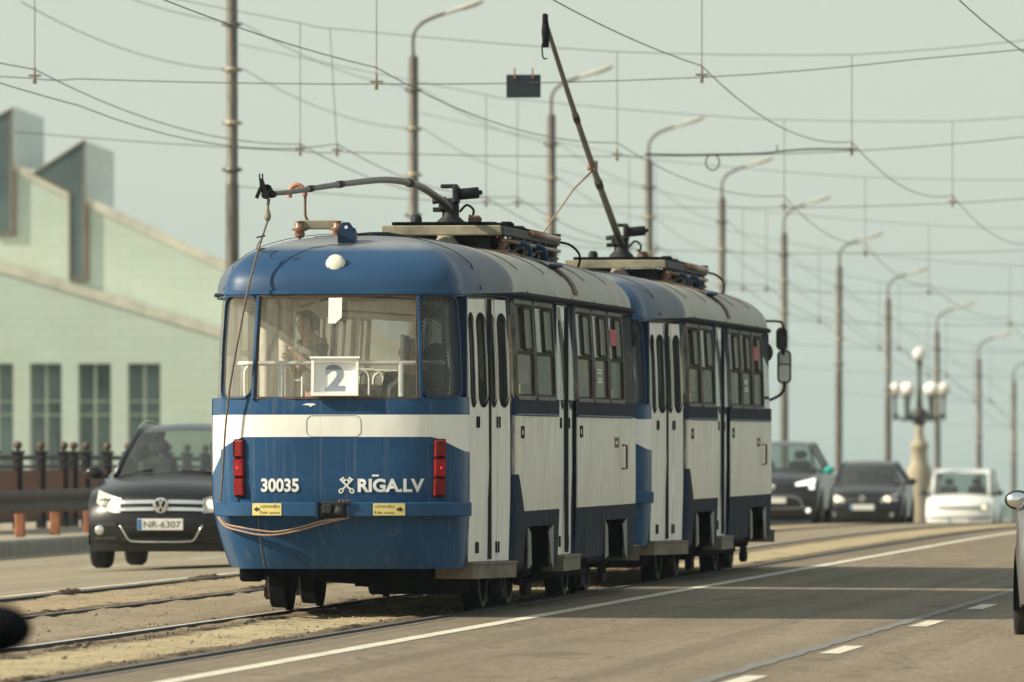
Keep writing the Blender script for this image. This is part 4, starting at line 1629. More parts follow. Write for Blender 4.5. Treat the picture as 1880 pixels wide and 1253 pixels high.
# ================================================================== build one tram
def make_tram():
    T = empty('tram', (0, 0, 0))
    body = body_shell().build('body', M['tram_livery'], T)
    body_shell(-0.045, True).build('inner_wall', M['beige_wall'], T)

    # ---- roof
    b = MB()
    rows = []
    NR = 14
    for k in range(NR + 1):
        ph = (math.pi / 2) * k / NR
        n_ = 2.35
        cs, sn = math.cos(ph) ** (2 / n_), math.sin(ph) ** (2 / n_)
        if k == NR:
            cs, sn = 0.0, 1.0
        row = []
        for a in ST:
            p = S(a, ZROOF)
            c = Vector((0, min(max(p.y, 1.75), 12.2), 0))
            q = c + (Vector((p.x, p.y, 0)) - c) * cs
            row.append((q.x, q.y, ZROOF + 0.472 * sn))
        rows.append(row)
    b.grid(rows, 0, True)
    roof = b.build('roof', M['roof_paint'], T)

    def roof_arc(y, lift, n=24, x0=-1.0, x1=1.0):
        out = []
        a = Ay(y)
        hw = S(a, ZROOF).x
        for i in range(n + 1):
            t = x0 + (x1 - x0) * i / n
            u = abs(t)
            n_ = 2.35
            u = min(u, 0.9995)
            sn = (1 - u ** n_) ** (1 / n_)
            v = Vector((hw * t, y, ZROOF + 0.472 * sn))
            nrm = Vector((math.copysign(u ** (n_ - 1), t) * 0.472, 0, (1 - u ** n_) ** ((n_ - 1) / n_) * hw + 1e-4)).normalized()
            out.append(v + nrm * lift)
        return out
    # ceiling below the roof
    b = MB()
    b.grid([[(p.x * .93, p.y, p.z - 0.10) for p in roof_arc(y, 0)] for y in (0.9, 2, 5, 9, 12, 13.1)], 0, True, flip=True)
    b.build('ceiling', M['ceiling_panel'], T)
    for y in (1.02, 2.85, 4.95, 6.35, 8.2, 10.2):
        b = MB()
        b.grid([roof_arc(y - .010, 0.002), roof_arc(y - .007, 0.007), roof_arc(y + .007, 0.007), roof_arc(y + .010, 0.002)], 0, True)
        b.build('roof_seam', M['gasket'], roof)
    b = MB()
    b.grid([roof_arc(6.55, 0.006, x0=.3, x1=.995), roof_arc(6.55, 0.016, x0=.3, x1=.995), roof_arc(6.85, 0.016, x0=.3, x1=.995), roof_arc(6.85, 0.006, x0=.3, x1=.995)], 0, False)
    b.build('roof_strap', M['brown_strap'], roof)
    p = roof_arc(6.65, 0.05)[22]
    b = MB()
    rows = []
    for t, r_ in ((-.26, .012), (-.15, .035), (0, .055), (.12, .05), (.2, .03), (.24, .01)):
        rows.append([(p.x + r_ * math.cos(R(45 * k)) * 1.2, p.y + t * 1.4, p.z - .02 + .45 * r_ * math.sin(R(45 * k))) for k in range(9)])
    b.grid(rows, 0, True)
    b.build('marker_lamp', M['navy'], roof)
    # gutters
    for s in (1, -1):
        b = MB()
        aa = [s * Ay(0.60 + (13.4 - .60) * i / 60) for i in range(61)]
        fo = [min(1.0, i / 8, (60 - i) / 8) for i in range(61)]
        b.grid([[S(a, 2.535, o_ * f) + Vector((0, 0, dz_ * f)) for a, f in zip(aa, fo)] for o_, dz_ in ((0, 0), (.03, 0), (.038, .02), (.022, .042), (-.01, .042))], 0, False, flip=(s < 0))
        b.build('gutter', M['gasket'], roof)
    # end drip rail
    b = MB()
    aa = [Ax(-0.98) + (Ax(.98) - Ax(-.98)) * i / 40 for i in range(41)]
    b.grid([[S(a, 2.525, 0.0) for a in aa], [S(a, 2.53, 0.016) for a in aa], [S(a, 2.555, 0.016) for a in aa], [S(a, 2.56, -0.004) for a in aa]], 0, False)
    b.build('drip_rail', M['bumper_blue'], roof)

    # ---- windows
    for kind, a0, a1, z0, z1, r in WINS:
        b = MB()
        if kind == 'side':
            ring(b, a0 - .012, a1 + .012, z0 - .012, z1 + .012, r, 0.032, -0.03, 0.008)
            w_ = b.build('window', M['pale_frame'], T)
            zs = 2.085
            b = MB()
            ring(b, a0 + .025, a1 - .025, zs, z1 - .02, 0.03, 0.015, -0.025, 0.003)
            am = (a0 + a1) / 2
            ring(b, am - .02, a1 - .045, zs + .02, z1 - .04, 0.02, 0.018, -0.02, 0.006)
            b.build('sliding_frame', M['sash'], w_)
            b = MB()
            ring(b, a0 + .025, a1 - .025, z0 + .02, zs + .003, 0.03, 0.015, -0.025, 0.002)
            b.build('lower_frame', M['sash'], w_)
            if a0 > 0:
                pane(am - .01, a1 - .06, zs + .03, z1 - .05, -0.002, M['glass_side'], w_)
                pane(a0 + .04, am + .02, zs + .03, z1 - .04, -0.018, M['glass_door'], w_)
            else:
                pane(a0 + .03, a1 - .03, zs + .03, z1 - .04, -0.012, M['glass_clear'], w_)
            pane(a0 + .03, a1 - .03, z0 + .03, zs, -0.012, M['glass_side'] if a0 > 0 else M['glass_clear'], w_)
        else:
            ring(b, a0 - .014, a1 + .014, z0 - .014, z1 + .014, r, 0.019 if kind == 'end' else 0.017, -0.03, 0.008, r_in=max(r - .015, 0.02))
            w_ = b.build('window', M['rust_gasket'] if kind == 'end' else M['navy'], T)
            rearright = kind == 'corner' and 0 < a0 < 2
            pane(a0, a1, z0, z1, -0.014, M['patterned_glass'] if rearright else M['glass_tram'], w_, na=14)
    # pillars beside the rear pane are slightly proud of the glass
    for s in (1, -1):
        b = MB()
        q0, q1 = Ax(s * 0.656), Ax(s * 0.684)
        b.grid([[S(q0 + (q1 - q0) * i / 3, z, o) for i, o in ((0, .0), (.4, .022), (2.6, .022), (3, .0))] for z in (1.70, 1.9, 2.1, 2.3, 2.52)], 0, False, flip=(s < 0))
        b.build('window_pillar', M['bumper_blue'], T)

    # ---- doors: four narrow folding panels, each with a tall pane
    for di, (a0, a1, z0, z1) in enumerate(DOORS):
        P0, P1 = S(a0, 1.2), S(a1, 1.2)
        d_ = (P1 - P0)
        L = d_.length
        u = d_.normalized()
        nrm = Vector((u.y, -u.x, 0))
        gap = 0.012
        wp = (L - 5 * gap) / 4
        tilt = 0.085
        leafset = empty('door', (0, 0, 0))
        leafset.parent = T
        for k in range(4):
            s0 = gap + k * (wp + gap) + (.014 if k == 0 else 0)
            sg = 1 if k % 2 == 0 else -1
            ang = tilt * sg * (1.0 if di == 0 else 0.0)
            base_in = 0.006 if di == 0 else 0.03
            uu = (u * math.cos(ang) - nrm * math.sin(ang))
            nn = (nrm * math.cos(ang) + u * math.sin(ang))
            start = P0 + u * s0 - nrm * (base_in + (0.0 if sg > 0 else wp * math.sin(abs(ang))))

            def pl(s, z, o):
                lean = interp(O_SIDE, z)
                return Vector((start.x, start.y, 0)) + uu * s + nn * o - nrm * lean + Vector((0, 0, z))
            b = MB()
            zt = z1 - 0.03
            A = rrect(0, wp, z0 + .01, zt, 0.004)
            B = rrect(wp * .14, wp * .86, 1.66, zt - 0.13, 0.13)
            n = len(A)
            Pn = [pl(s, z, -.03) for s, z in A] + [pl(s, z, 0) for s, z in A] + [pl(s, z, 0) for s, z in B] + [pl(s, z, -.03) for s, z in B]
            fs = []
            for q in range(n):
                l = (q + 1) % n
                for r_ in range(3):
                    fs.append((r_ * n + q, r_ * n + l, (r_ + 1) * n + l, (r_ + 1) * n + q))
            b.add(Pn, fs)
            # hinge irons
            for zz in (1.52, 0.52):
                c = pl(wp * (0.9 if sg > 0 else 0.1), zz, 0.006)
                b.box(c, (0.012, 0.012, 0.09), 1)
            leaf = b.build('leaf', [M['door_white'], M['gasket']], leafset)
            b = MB()
            A = rrect(wp * .10, wp * .90, 1.635, zt - .105, 0.15)
            B2 = rrect(wp * .155, wp * .845, 1.675, zt - .145, 0.12)
            n = len(A)
            b.add([pl(s, z, 0.004) for s, z in A] + [pl(s, z, 0.008) for s, z in B2], [(q, (q + 1) % n, n + (q + 1) % n, n + q) for q in range(n)])
            b.build('gasket', M['gasket'], leafset)
            b = MB()
            A = rrect(wp * .12, wp * .88, 1.65, zt - .12, 0.13)
            b.add([pl(s, z, -0.006) for s, z in A], [tuple(range(len(A)))])
            b.build('pane', M['glass_door'], leafset)
        for pe, sg in ((P0, 1), (P1, -1)):
            b = MB()
            q = [pe - u * .004 * sg + nrm * .004, pe + u * .022 * sg + nrm * .004, pe + u * .022 * sg - nrm * .20, pe - u * .004 * sg - nrm * .20]
            b.prism([(v.x - nrm.x * .03, v.y - nrm.y * .03, z0 + .005) for v in q], (0, 0, z1 - z0 - .01))
            b.build('door_jamb', M['navy'], leafset, fixn=True)
        # rubber edge between the two leaves
        b = MB()
        c = P0 + u * (L / 2) - nrm * 0.012
        b.box((c.x, c.y, (z0 + z1) / 2), (0.035, 0.035, z1 - z0 - 0.05))
        b.build('rubber_edge', M['black_rubber'], leafset)
        # step board
        b = MB()
        o0 = 0.035
        q = [P0 - u * .02 + nrm * o0, P1 + u * .02 + nrm * o0, P1 + u * .02 - nrm * .28, P0 - u * .02 - nrm * .28]
        b.prism([(v.x, v.y, 0.275) for v in q], (0, 0, 0.112))
        b.prism([(v.x + nrm.x * .012, v.y + nrm.y * .012, 0.389) for v in q], (0, 0, 0.018))
        b.build('step', M['step_wood'], leafset)
    # gap cover: dark recess behind each door bottom
    # ---- side skirts details
    for y0, y1 in ARCH:
        for s in (1,):
            b = MB()
            # hanging flap with a slanted edge at the front of each opening
            x = s * 1.243
            b.prism([(x, y1 - .02, 0.67), (x, y1 - .40, 0.62), (x, y1 - .22, 0.36), (x, y1 - .02, 0.30)][::s], (0.012 * s, 0, 0))
            b.build('skirt_flap', M['dull_aluminium'], T)
            b = MB()
            b.prism([(x, y0 + .02, 0.67), (x, y0 + .02, 0.33), (x, y0 + .30, 0.36), (x, y0 + .24, 0.62)], (0.012 * s, 0, 0))
            b.build('skirt_flap', M['dull_aluminium'], T)
    for (y, z, w_, h_, mt) in ((1.98, 1.49, 0.22, 0.10, 'gasket'), (6.62, 1.50, 0.22, 0.10, 'gasket'), (9.65, 1.40, 0.35, 0.09, 'brown_strap')):
        b = MB()
        ring(b, Ay(y), Ay(y + w_), z - h_, z, 0.01, 0.03, -0.002, 0.006)
        b.build('side_hatch', M[mt], T)
    for y in (9.9,):
        b = MB()
        p0, p1 = S(Ay(10.35), 1.33, 0.02), S(Ay(10.35), 1.12, 0.02)
        b.tube([p0 - Vector((.02, 0, 0)), p0 + Vector((.02, 0, 0)), p1 + Vector((.02, 0, 0)), p1 - Vector((.02, 0, 0))], 0.012, 6)
        b.build('grab_handle', M['rusty_steel'], T)
    # service cable conduit line between window band and panel
    b = MB()
    for y0, y1 in ((1.72, 4.85), (6.44, 11.2)):
        aa = [Ay(y0 + (y1 - y0) * i / 8) for i in range(9)]
        b.grid([[S(a, 1.572, 0.0) for a in aa], [S(a, 1.574, 0.010) for a in aa], [S(a, 1.590, 0.010) for a in aa], [S(a, 1.592, 0.0) for a in aa]])
    b.build('side_trim', M['navy'], T)
    # red board on the glass of the foremost side windows, small white lettering, yellow stickers
    b = MB()
    for q0, q1, of in ((8.75, 9.26, -0.004), (9.38, 9.95, 0.012)):
        b.grid([[S(Ay(q0 + (q1 - q0) * i / 3), z, of) for i in range(4)] for z in (2.215, 2.36)])
    b.build('side_board', M['red_flag'], T)
    b = MB()
    random.seed(5)
    for zz in (1.985, 1.958, 1.905, 1.878):
        y = 8.25
        while y < 8.62:
            w_ = random.uniform(.02, .05)
            b.grid([[S(Ay(y), z, -0.006), S(Ay(y + w_), z, -0.006)] for z in (zz, zz + .016)])
            y += w_ + .012
    b.build('window_lettering', M['letter_white'], T)
    for q0 in (1.90, 9.42):
        b = MB()
        b.grid([[S(Ay(q0), z, -0.005), S(Ay(q0 + .10), z, -0.005)] for z in (1.745, 1.83)])
        b.build('window_sticker', M['yellow_sticker'], T)
    # ---- rear body: panel outline, letters, lamps
    b = MB()
    ring(b, Ax(-.235), Ax(.20), 1.402, 1.572, 0.05, 0.0035, -0.002, 0.002, wz_=0.0035)
    b.build('rear_hatch', M['dull_aluminium'], T)
    # scratch showing old primer under the rear window
    b = MB()
    flat_poly(b, [(-.27, 1.655), (-.23, 1.668), (-.18, 1.667), (-.16, 1.655), (-.19, 1.648), (-.2, 1.638), (-.22, 1.65)], REAR, 0.004)
    b.build('paint_scratch', M['letter_white'], T)
    return T, body, roof, roof_arc


T1, BODY, ROOF, roof_arc = make_tram()

# lettering of the rear
text_obj('fleet_number', '30035', M['letter_white'], T1, REAR, 0.305, 0.108, -0.600, 0.968, bold=0.035)
text_obj('city_lettering', 'RIGA.LV', M['letter_white'], T1, REAR, 0.520, 0.108, 0.172, 0.966, bold=0.038)
b = MB()
flat_poly(b, [(0.285, 1.090), (0.340, 1.090), (0.340, 1.105), (0.285, 1.105)], REAR, 0.004)
b.build('macron', M['letter_white'], [o for o in kids(T1) if o.name.startswith('city_lettering')][0])
# crossed keys
b = MB()
kx, kz = 0.083, 1.020
for s in (1, -1):
    def kp(u, v, s=s):
        # u along the key (towards the bit, up), v across
        c, q = math.cos(R(45)), math.sin(R(45))
        return (kx + s * (u * c - v * q), kz + (u * q + v * c))
    flat_poly(b, [kp(-.042, -.007), kp(.072, -.007), kp(.072, .007), kp(-.042, .007)][::s], REAR, 0.004 + 0.0008 * s)
    for u0 in (.030, .052):
        flat_poly(b, [kp(u0, .006), kp(u0 + .016, .006), kp(u0 + .016, .030), kp(u0, .030)][::s], REAR, 0.0046 + 0.0006 * s)
    n_ = 10
    o_ = [kp(-.060 + .024 * math.cos(6.283 * k / n_), .020 * math.sin(6.283 * k / n_)) for k in range(n_)]
    i_ = [kp(-.060 + .011 * math.cos(6.283 * k / n_), .009 * math.sin(6.283 * k / n_)) for k in range(n_)]
    b.add([REAR(x, z, .0045) for x, z in o_] + [REAR(x, z, .0045) for x, z in i_], [(k, (k + 1) % n_, n_ + (k + 1) % n_, n_ + k)[::s] for k in range(n_)])
b.build('crossed_keys', M['letter_white'], T1)

# tail lamps
for s, xx in ((-1, -0.775), (1, 0.800)):
    b = MB()
    q0, q1 = a_of_x(xx - .041), a_of_x(xx + .041)
    sk = -0.02 if s < 0 else 0.015
    b.grid([[S(q0 + (q1 - q0) * i / 4 + sk * (z - 1.15), z, o) for i, o in ((0, 0), (.01, .018), (4, .018), (4, 0))] for z in (0.925, 0.93, 1.38, 1.385)])
    lamp = b.build('tail_lamp', M['gasket'], T1)
    for k, (za, zb_) in enumerate(((0.935, 1.075), (1.088, 1.228), (1.242, 1.378))):
        b = MB()
        rows = []
        for z, dz in ((za, 0.018), (za + .010, .040), (zb_ - .010, .040), (zb_, .018)):
            rows.append([S(q0 + (q1 - q0) * t + sk * (z - 1.15), z, dz if 0.02 < t < .98 else 0.018) for t in (0.0, 0.1, 0.36, 0.64, 0.9, 1.0)])
        b.grid(rows, 0, False)
        b.build('lens', M['red_lit'] if k == 1 else M['red_lens'], lamp)
    if True:
        b = MB()
        m_ = (q0 + q1) / 2 + sk * 0.01
        c = S(m_, 1.158, 0.040)
        b.ball((c.x, c.y, c.z), 0.010, 10, 7, 0, (1, .5, 1))
        b.build('bulb', simple('bulb_red', (0.8, 0.05, 0.04), 0.3, 0, 0.05, emit=(1.0, 0.05, 0.04), estr=0.6), lamp)

# bumper with its gap in the middle
b = MB()
for x0, x1 in ((-1.04, -0.13), (0.09, 1.05)):
    aa = [a_of_x(min(max(x0, -1.015), 1.015)), a_of_x(min(max(x1, -1.015), 1.015))]
    if x0 < -1:
        aa[0] = a_of_x(-0.915)
    if x1 > 1:
        aa[1] = a_of_x(0.955)
    n_ = 26
    al = [aa[0] + (aa[1] - aa[0]) * i / n_ for i in range(n_ + 1)]
    prof = [(0.775, 0.0), (0.775, 0.085), (0.782, 0.095), (0.880, 0.095), (0.887, 0.085), (0.887, 0.0)]
    rows = [[S(a, 0.83, 0) + Sn(a) * o + Vector((0, 0, z - .83)) for a in al] for z, o in prof]
    b.grid(rows, 0, False)
    for e in (0, n_):
        pts = [r[e] for r in rows]
        b.add(pts, [tuple(range(len(pts)))[:: (1 if e == 0 else -1)]])
bump_ = b.build('bumper', M['bumper_blue'], T1)
# seam line of the right bumper end, and bumper brackets
for x in (-0.145, 0.105):
    b = MB()
    a = a_of_x(x)
    c = S(a, 0.83, 0.05)
    b.box(c, (0.018, 0.12, 0.125))
    b.build('bumper_end_plate', M['navy'], bump_)
# folded coupler in the gap
b = MB()
b.bbox((-0.02, 0.02, 0.83), (0.20, 0.10, 0.13), 0.015)
b.bbox((-0.06, -0.05, 0.835), (0.075, 0.10, 0.075), 0.01)
b.cyl((0.0, -.07, 0.83), (0.09, -.06, 0.80), 0.035, 10)
b.cyl((-.11, -.06, 0.87), (-.11, -.06, 0.78), 0.018, 8)
cp_ = b.build('coupler', M['dark_metal'], T1)
b = MB()
b.tube([(0.04 + 0.012 * (k % 2), -.10, 0.90 + 0.010 * math.sin(k * 2.1)) if False else (0.03 + k * .007, -.095 + .012 * math.cos(k * 1.57), 0.893 + .012 * math.sin(k * 1.57)) for k in range(14)], 0.006, 5)
b.build('coil_spring', M['rusty_steel'], cp_)

# warning stickers on the bumper
STK = lambda x, z, off: S(a_of_x(x), 0.83, 0.097 + off) + Vector((0, 0, z - .83))
for (x0, x1, arrow) in ((-0.640, -0.418, -1), (0.300, 0.540, 1)):
    b = MB()
    b.grid([[STK(x0 + (x1 - x0) * i / 6, z, 0.0015) for i in range(7)] for z in (0.784, 0.880)])
    st = b.build('warning_sticker', M['yellow_sticker'], T1)
    tx = x0 + (0.062 if arrow < 0 else 0.014)
    text_obj('sticker_text', 'UZMANIBU!', M['black_ink'], st, STK, 0.148, 0.020, tx, 0.844, off=0.003)
    text_obj('sticker_text', '1m', M['black_ink'], st, STK, 0.052, 0.026, tx, 0.796, bold=0.01, off=0.003)
    text_obj('sticker_text', 'sanese', M['black_ink'], st, STK, 0.078, 0.014, tx + .068, 0.797, off=0.003)
    b = MB()
    ca = x0 + 0.034 if arrow < 0 else x1 - 0.038
    q = arrow
    flat_poly(b, [(ca + q * .024, .832), (ca + q * -.002, .854), (ca + q * -.002, .810)][::q], STK, 0.0032)
    flat_poly(b, [(ca - q * .022, .822), (ca, .822), (ca, .842), (ca - q * .022, .842)][::q], STK, 0.003)
    flat_poly(b, [(tx + .104, .866), (tx + .118, .866), (tx + .118, .8685), (tx + .104, .8685)], STK, 0.003)
    b.build('sticker_arrow', M['black_ink'], st)
b = MB()
q_ = a_of_x(-.64)
b.grid([[S(q_ - .006, z, 0.0), S(q_ - .003, z, 0.004), S(q_ + .003, z, 0.004), S(q_ + .006, z, 0.0)] for z in (0.365, 0.5, 0.67, 0.76)])
b.build('skirt_seam', M['dull_aluminium'], T1)
# hanging tan cable below the bumper
b = MB()
for dz in (0.0, 0.022):
    pts = [(-.96 + dz, .0, 0.80 + dz), (-.90, 0, .70 + dz), (-.75, 0, .655 + dz * 1.4), (-.62, 0, .630 + dz * 1.6), (-.48, 0, .632 + dz), (-.30, 0, .665 + dz), (-.12, 0, .715 + dz), (0.02, 0, .750 + dz * .4), (.10, 0, .765), (.12, 0, .79)]
    pts = [tuple(S(a_of_x(x), z, 0.055)) for x, y, z in pts]
    b.tube(catmull(pts, 5), 0.0085, 6)
b.build('hanging_cable', M['cable_tan'], T1)

# roof lamp, bracket, hook and trolley gear
b = MB()
lc = Vector((-0.035, 0.265, 2.765))
nn = Vector((0, -0.93, 0.36)).normalized()
b.lathe([(0.0, 0.052), (0.058, 0.050), (0.070, 0.040), (0.077, 0.02), (0.080, 0.0), (0.080, -0.05)], n=24)
q = nn.to_track_quat('Z', 'Y').to_matrix()
b.v = [tuple(lc + q @ Vector(v)) for v in b.v]
rl = b.build('roof_lamp', M['cream_plastic'], T1)
b = MB()
b.box(lc + nn * 0.045 + Vector((0, -.004, -.058)), (0.07, 0.02, 0.014))
for an in (30, 150, 225, 315):
    b.ball(lc + q @ Vector((0.062 * math.cos(R(an)),   .062 * math.sin(R(an)), 0.044)), 0.006, 6, 4)
b.build('lamp_screw', M['gasket'], rl)
b = MB()
bx, by, bz = -0.01, 0.72, 2.975
b.prism([(bx - .068, by, bz - .03), (bx + .068, by, bz - .03), (bx + .062, by, bz + .085), (bx + .025, by, bz + .135), (bx - .025, by, bz + .135), (bx - .062, by, bz + .085)], (0, 0.014, 0))
b.prism([(bx + .055, by + .01, bz - .03), (bx + .055, by + .16, bz + .0), (bx + .055, by + .14, bz + .06), (bx + .055, by + .02, bz + .09)], (0.014, 0, 0))
b.prism([(bx - .07, by + .01, bz - .03), (bx - .07, by + .16, bz + .0), (bx - .07, by + .14, bz + .06), (bx - .07, by + .02, bz + .09)], (0.014, 0, 0))
br = b.build('roof_bracket', M['navy'], T1)
b = MB()
b.cyl((bx, by - .003, bz + .095), (bx, by + .02, bz + .095), 0.014, 8)
b.build('bracket_hole', M['letter_white'], br)

hk = empty('pole_hook', (0, 0, 0))
hk.parent = T1
for ix in (-0.52, -0.21):
    b = MB()
    b.lathe([(0.03, 3.01), (0.045, 3.04), (0.035, 3.06), (0.072, 3.075), (0.04, 3.10), (0.045, 3.125), (0.02, 3.135), (0.05, 3.14), (0.0, 3.15)], (ix, 1.75, 0), n=12)
    b.cyl((ix, 1.75, 2.93), (ix, 1.75, 3.02), 0.012, 6)
    b.build('insulator', M['insulator'], hk)
b = MB()
b.bbox((-0.37, 1.75, 3.115), (0.30, 0.045, 0.075), 0.008)
b.build('crossbar', M['cream_channel'], hk)
b = MB()
hx = -0.475
pts = catmull([(hx + .02, 1.75, 3.15), (hx, 1.75, 3.20), (hx, 1.75, 3.36)], 5)
b.tube(pts, 0.011, 8)
b.build('rod', M['rusty_steel'], hk)
b = MB()
pts = catmull([(hx, 1.75, 3.345), (hx - .015, 1.75, 3.40), (hx - .055, 1.75, 3.435), (hx - .105, 1.75, 3.42), (hx - .125, 1.75, 3.37), (hx - .128, 1.75, 3.335)], 6)
b.tube(pts, 0.021, 10)
b.build('hook', M['orange_hook'], hk)


def trolley(root, path, r0, r1, head_dir, sleeves):
    tp = empty('trolley_pole', (0, 0, 0))
    tp.parent = root
    pts = catmull(path, 8)
    n = len(pts)
    b = MB()
    b.tube(pts, [r0 + (r1 - r0) * i / (n - 1) for i in range(n)], 10)
    b.build('pole', M['pole_steel'], tp)
    for f in sleeves:
        i = int(f * (n - 1))
        b = MB()
        rr = r0 + (r1 - r0) * f
        b.tube([pts[i], pts[min(i + 1, n - 1)]], rr * 1.22, 10)
        b.build('sleeve', M['dark_metal'], tp)
    # base: pivot, spring barrel
    bx, by, bz = path[0]
    b = MB()
    b.lathe([(0.14, -0.14), (0.12, -0.10), (0.075, -0.06), (0.075, 0.06), (0.05, 0.10), (0, 0.1)], (bx, by, bz), n=14)
    b.bbox((bx - .05, by, bz + .04), (0.10, 0.16, 0.10), 0.015)
    b.bbox((bx + .05, by, bz + .13), (0.05, 0.20, 0.16), 0.015)
    b.bbox((bx - .01, by, bz + .205), (0.15, 0.12, 0.035), 0.01)
    b.cyl((bx + .04, by - .02, bz + .13), (bx + .24, by + .04, bz + .15), 0.05, 12)
    b.cyl((bx + .24, by + .04, bz + .15), (bx + .27, by + .05, bz + .152), 0.02, 8)
    b.cyl((bx - .16, by, bz + .07), (bx - .04, by, bz + .09), 0.024, 8)
    b.box((bx - .10, by, bz + .0), (0.10, .12, .04))
    b.tube(catmull([(bx + .08, by, bz - .02), (bx + .14, by, bz + .04), (bx + .20, by, bz + .0), (bx + .19, by, bz - .06), (bx + .16, by, bz - .05)], 4), 0.012, 6)
    b.build('pole_base', M['dark_metal'], tp)
    # head
    hp = Vector(path[-1])
    d = Vector(head_dir).normalized()
    b = MB()
    if d.z > 0.5:
        b.tube([hp - d * .25, hp - d * .1, hp], [0.030, 0.04, 0.03], 8)
        b.bbox(hp + d * .03, (0.045, 0.13, 0.09), 0.012)
        b.tube(catmull([hp - d * .18, hp - d * .22 + Vector((-.035, 0, 0)), hp - d * .33 + Vector((-.03, 0, -.02)), hp - d * .36 + Vector((.01, 0, 0))], 4), 0.008, 5)
    else:
        b.tube([hp - d * .10, hp, hp + d * .08 + Vector((0, 0, .03))], [0.028, 0.038, 0.045], 8)
        t = hp + d * .08
        b.prism([(t.x + .07, t.y - .02, t.z - .025), (t.x + .0, t.y - .02, t.z + .03), (t.x - .03, t.y - .02, t.z + .115), (t.x - .055, t.y - .02, t.z + .115), (t.x - .05, t.y - .02, t.z + .03), (t.x - .02, t.y - .02, t.z - .035)], (0, 0.05, 0))
        b.box((t.x - .062, t.y, t.z + .0), (0.024, .05, .09), 0, Matrix.Rotation(0.4, 3, 'Y'))
        b.cyl((t.x - .005, t.y - .03, t.z - .015), (t.x - .005, t.y + .04, t.z - .015), 0.034, 12)
        for k in (-.012, .012):
            b.box((t.x - .042 + k, t.y, t.z + .128), (0.008, 0.03, 0.05), 0)
    b.build('trolley_head', M['gasket'], tp)
    return tp


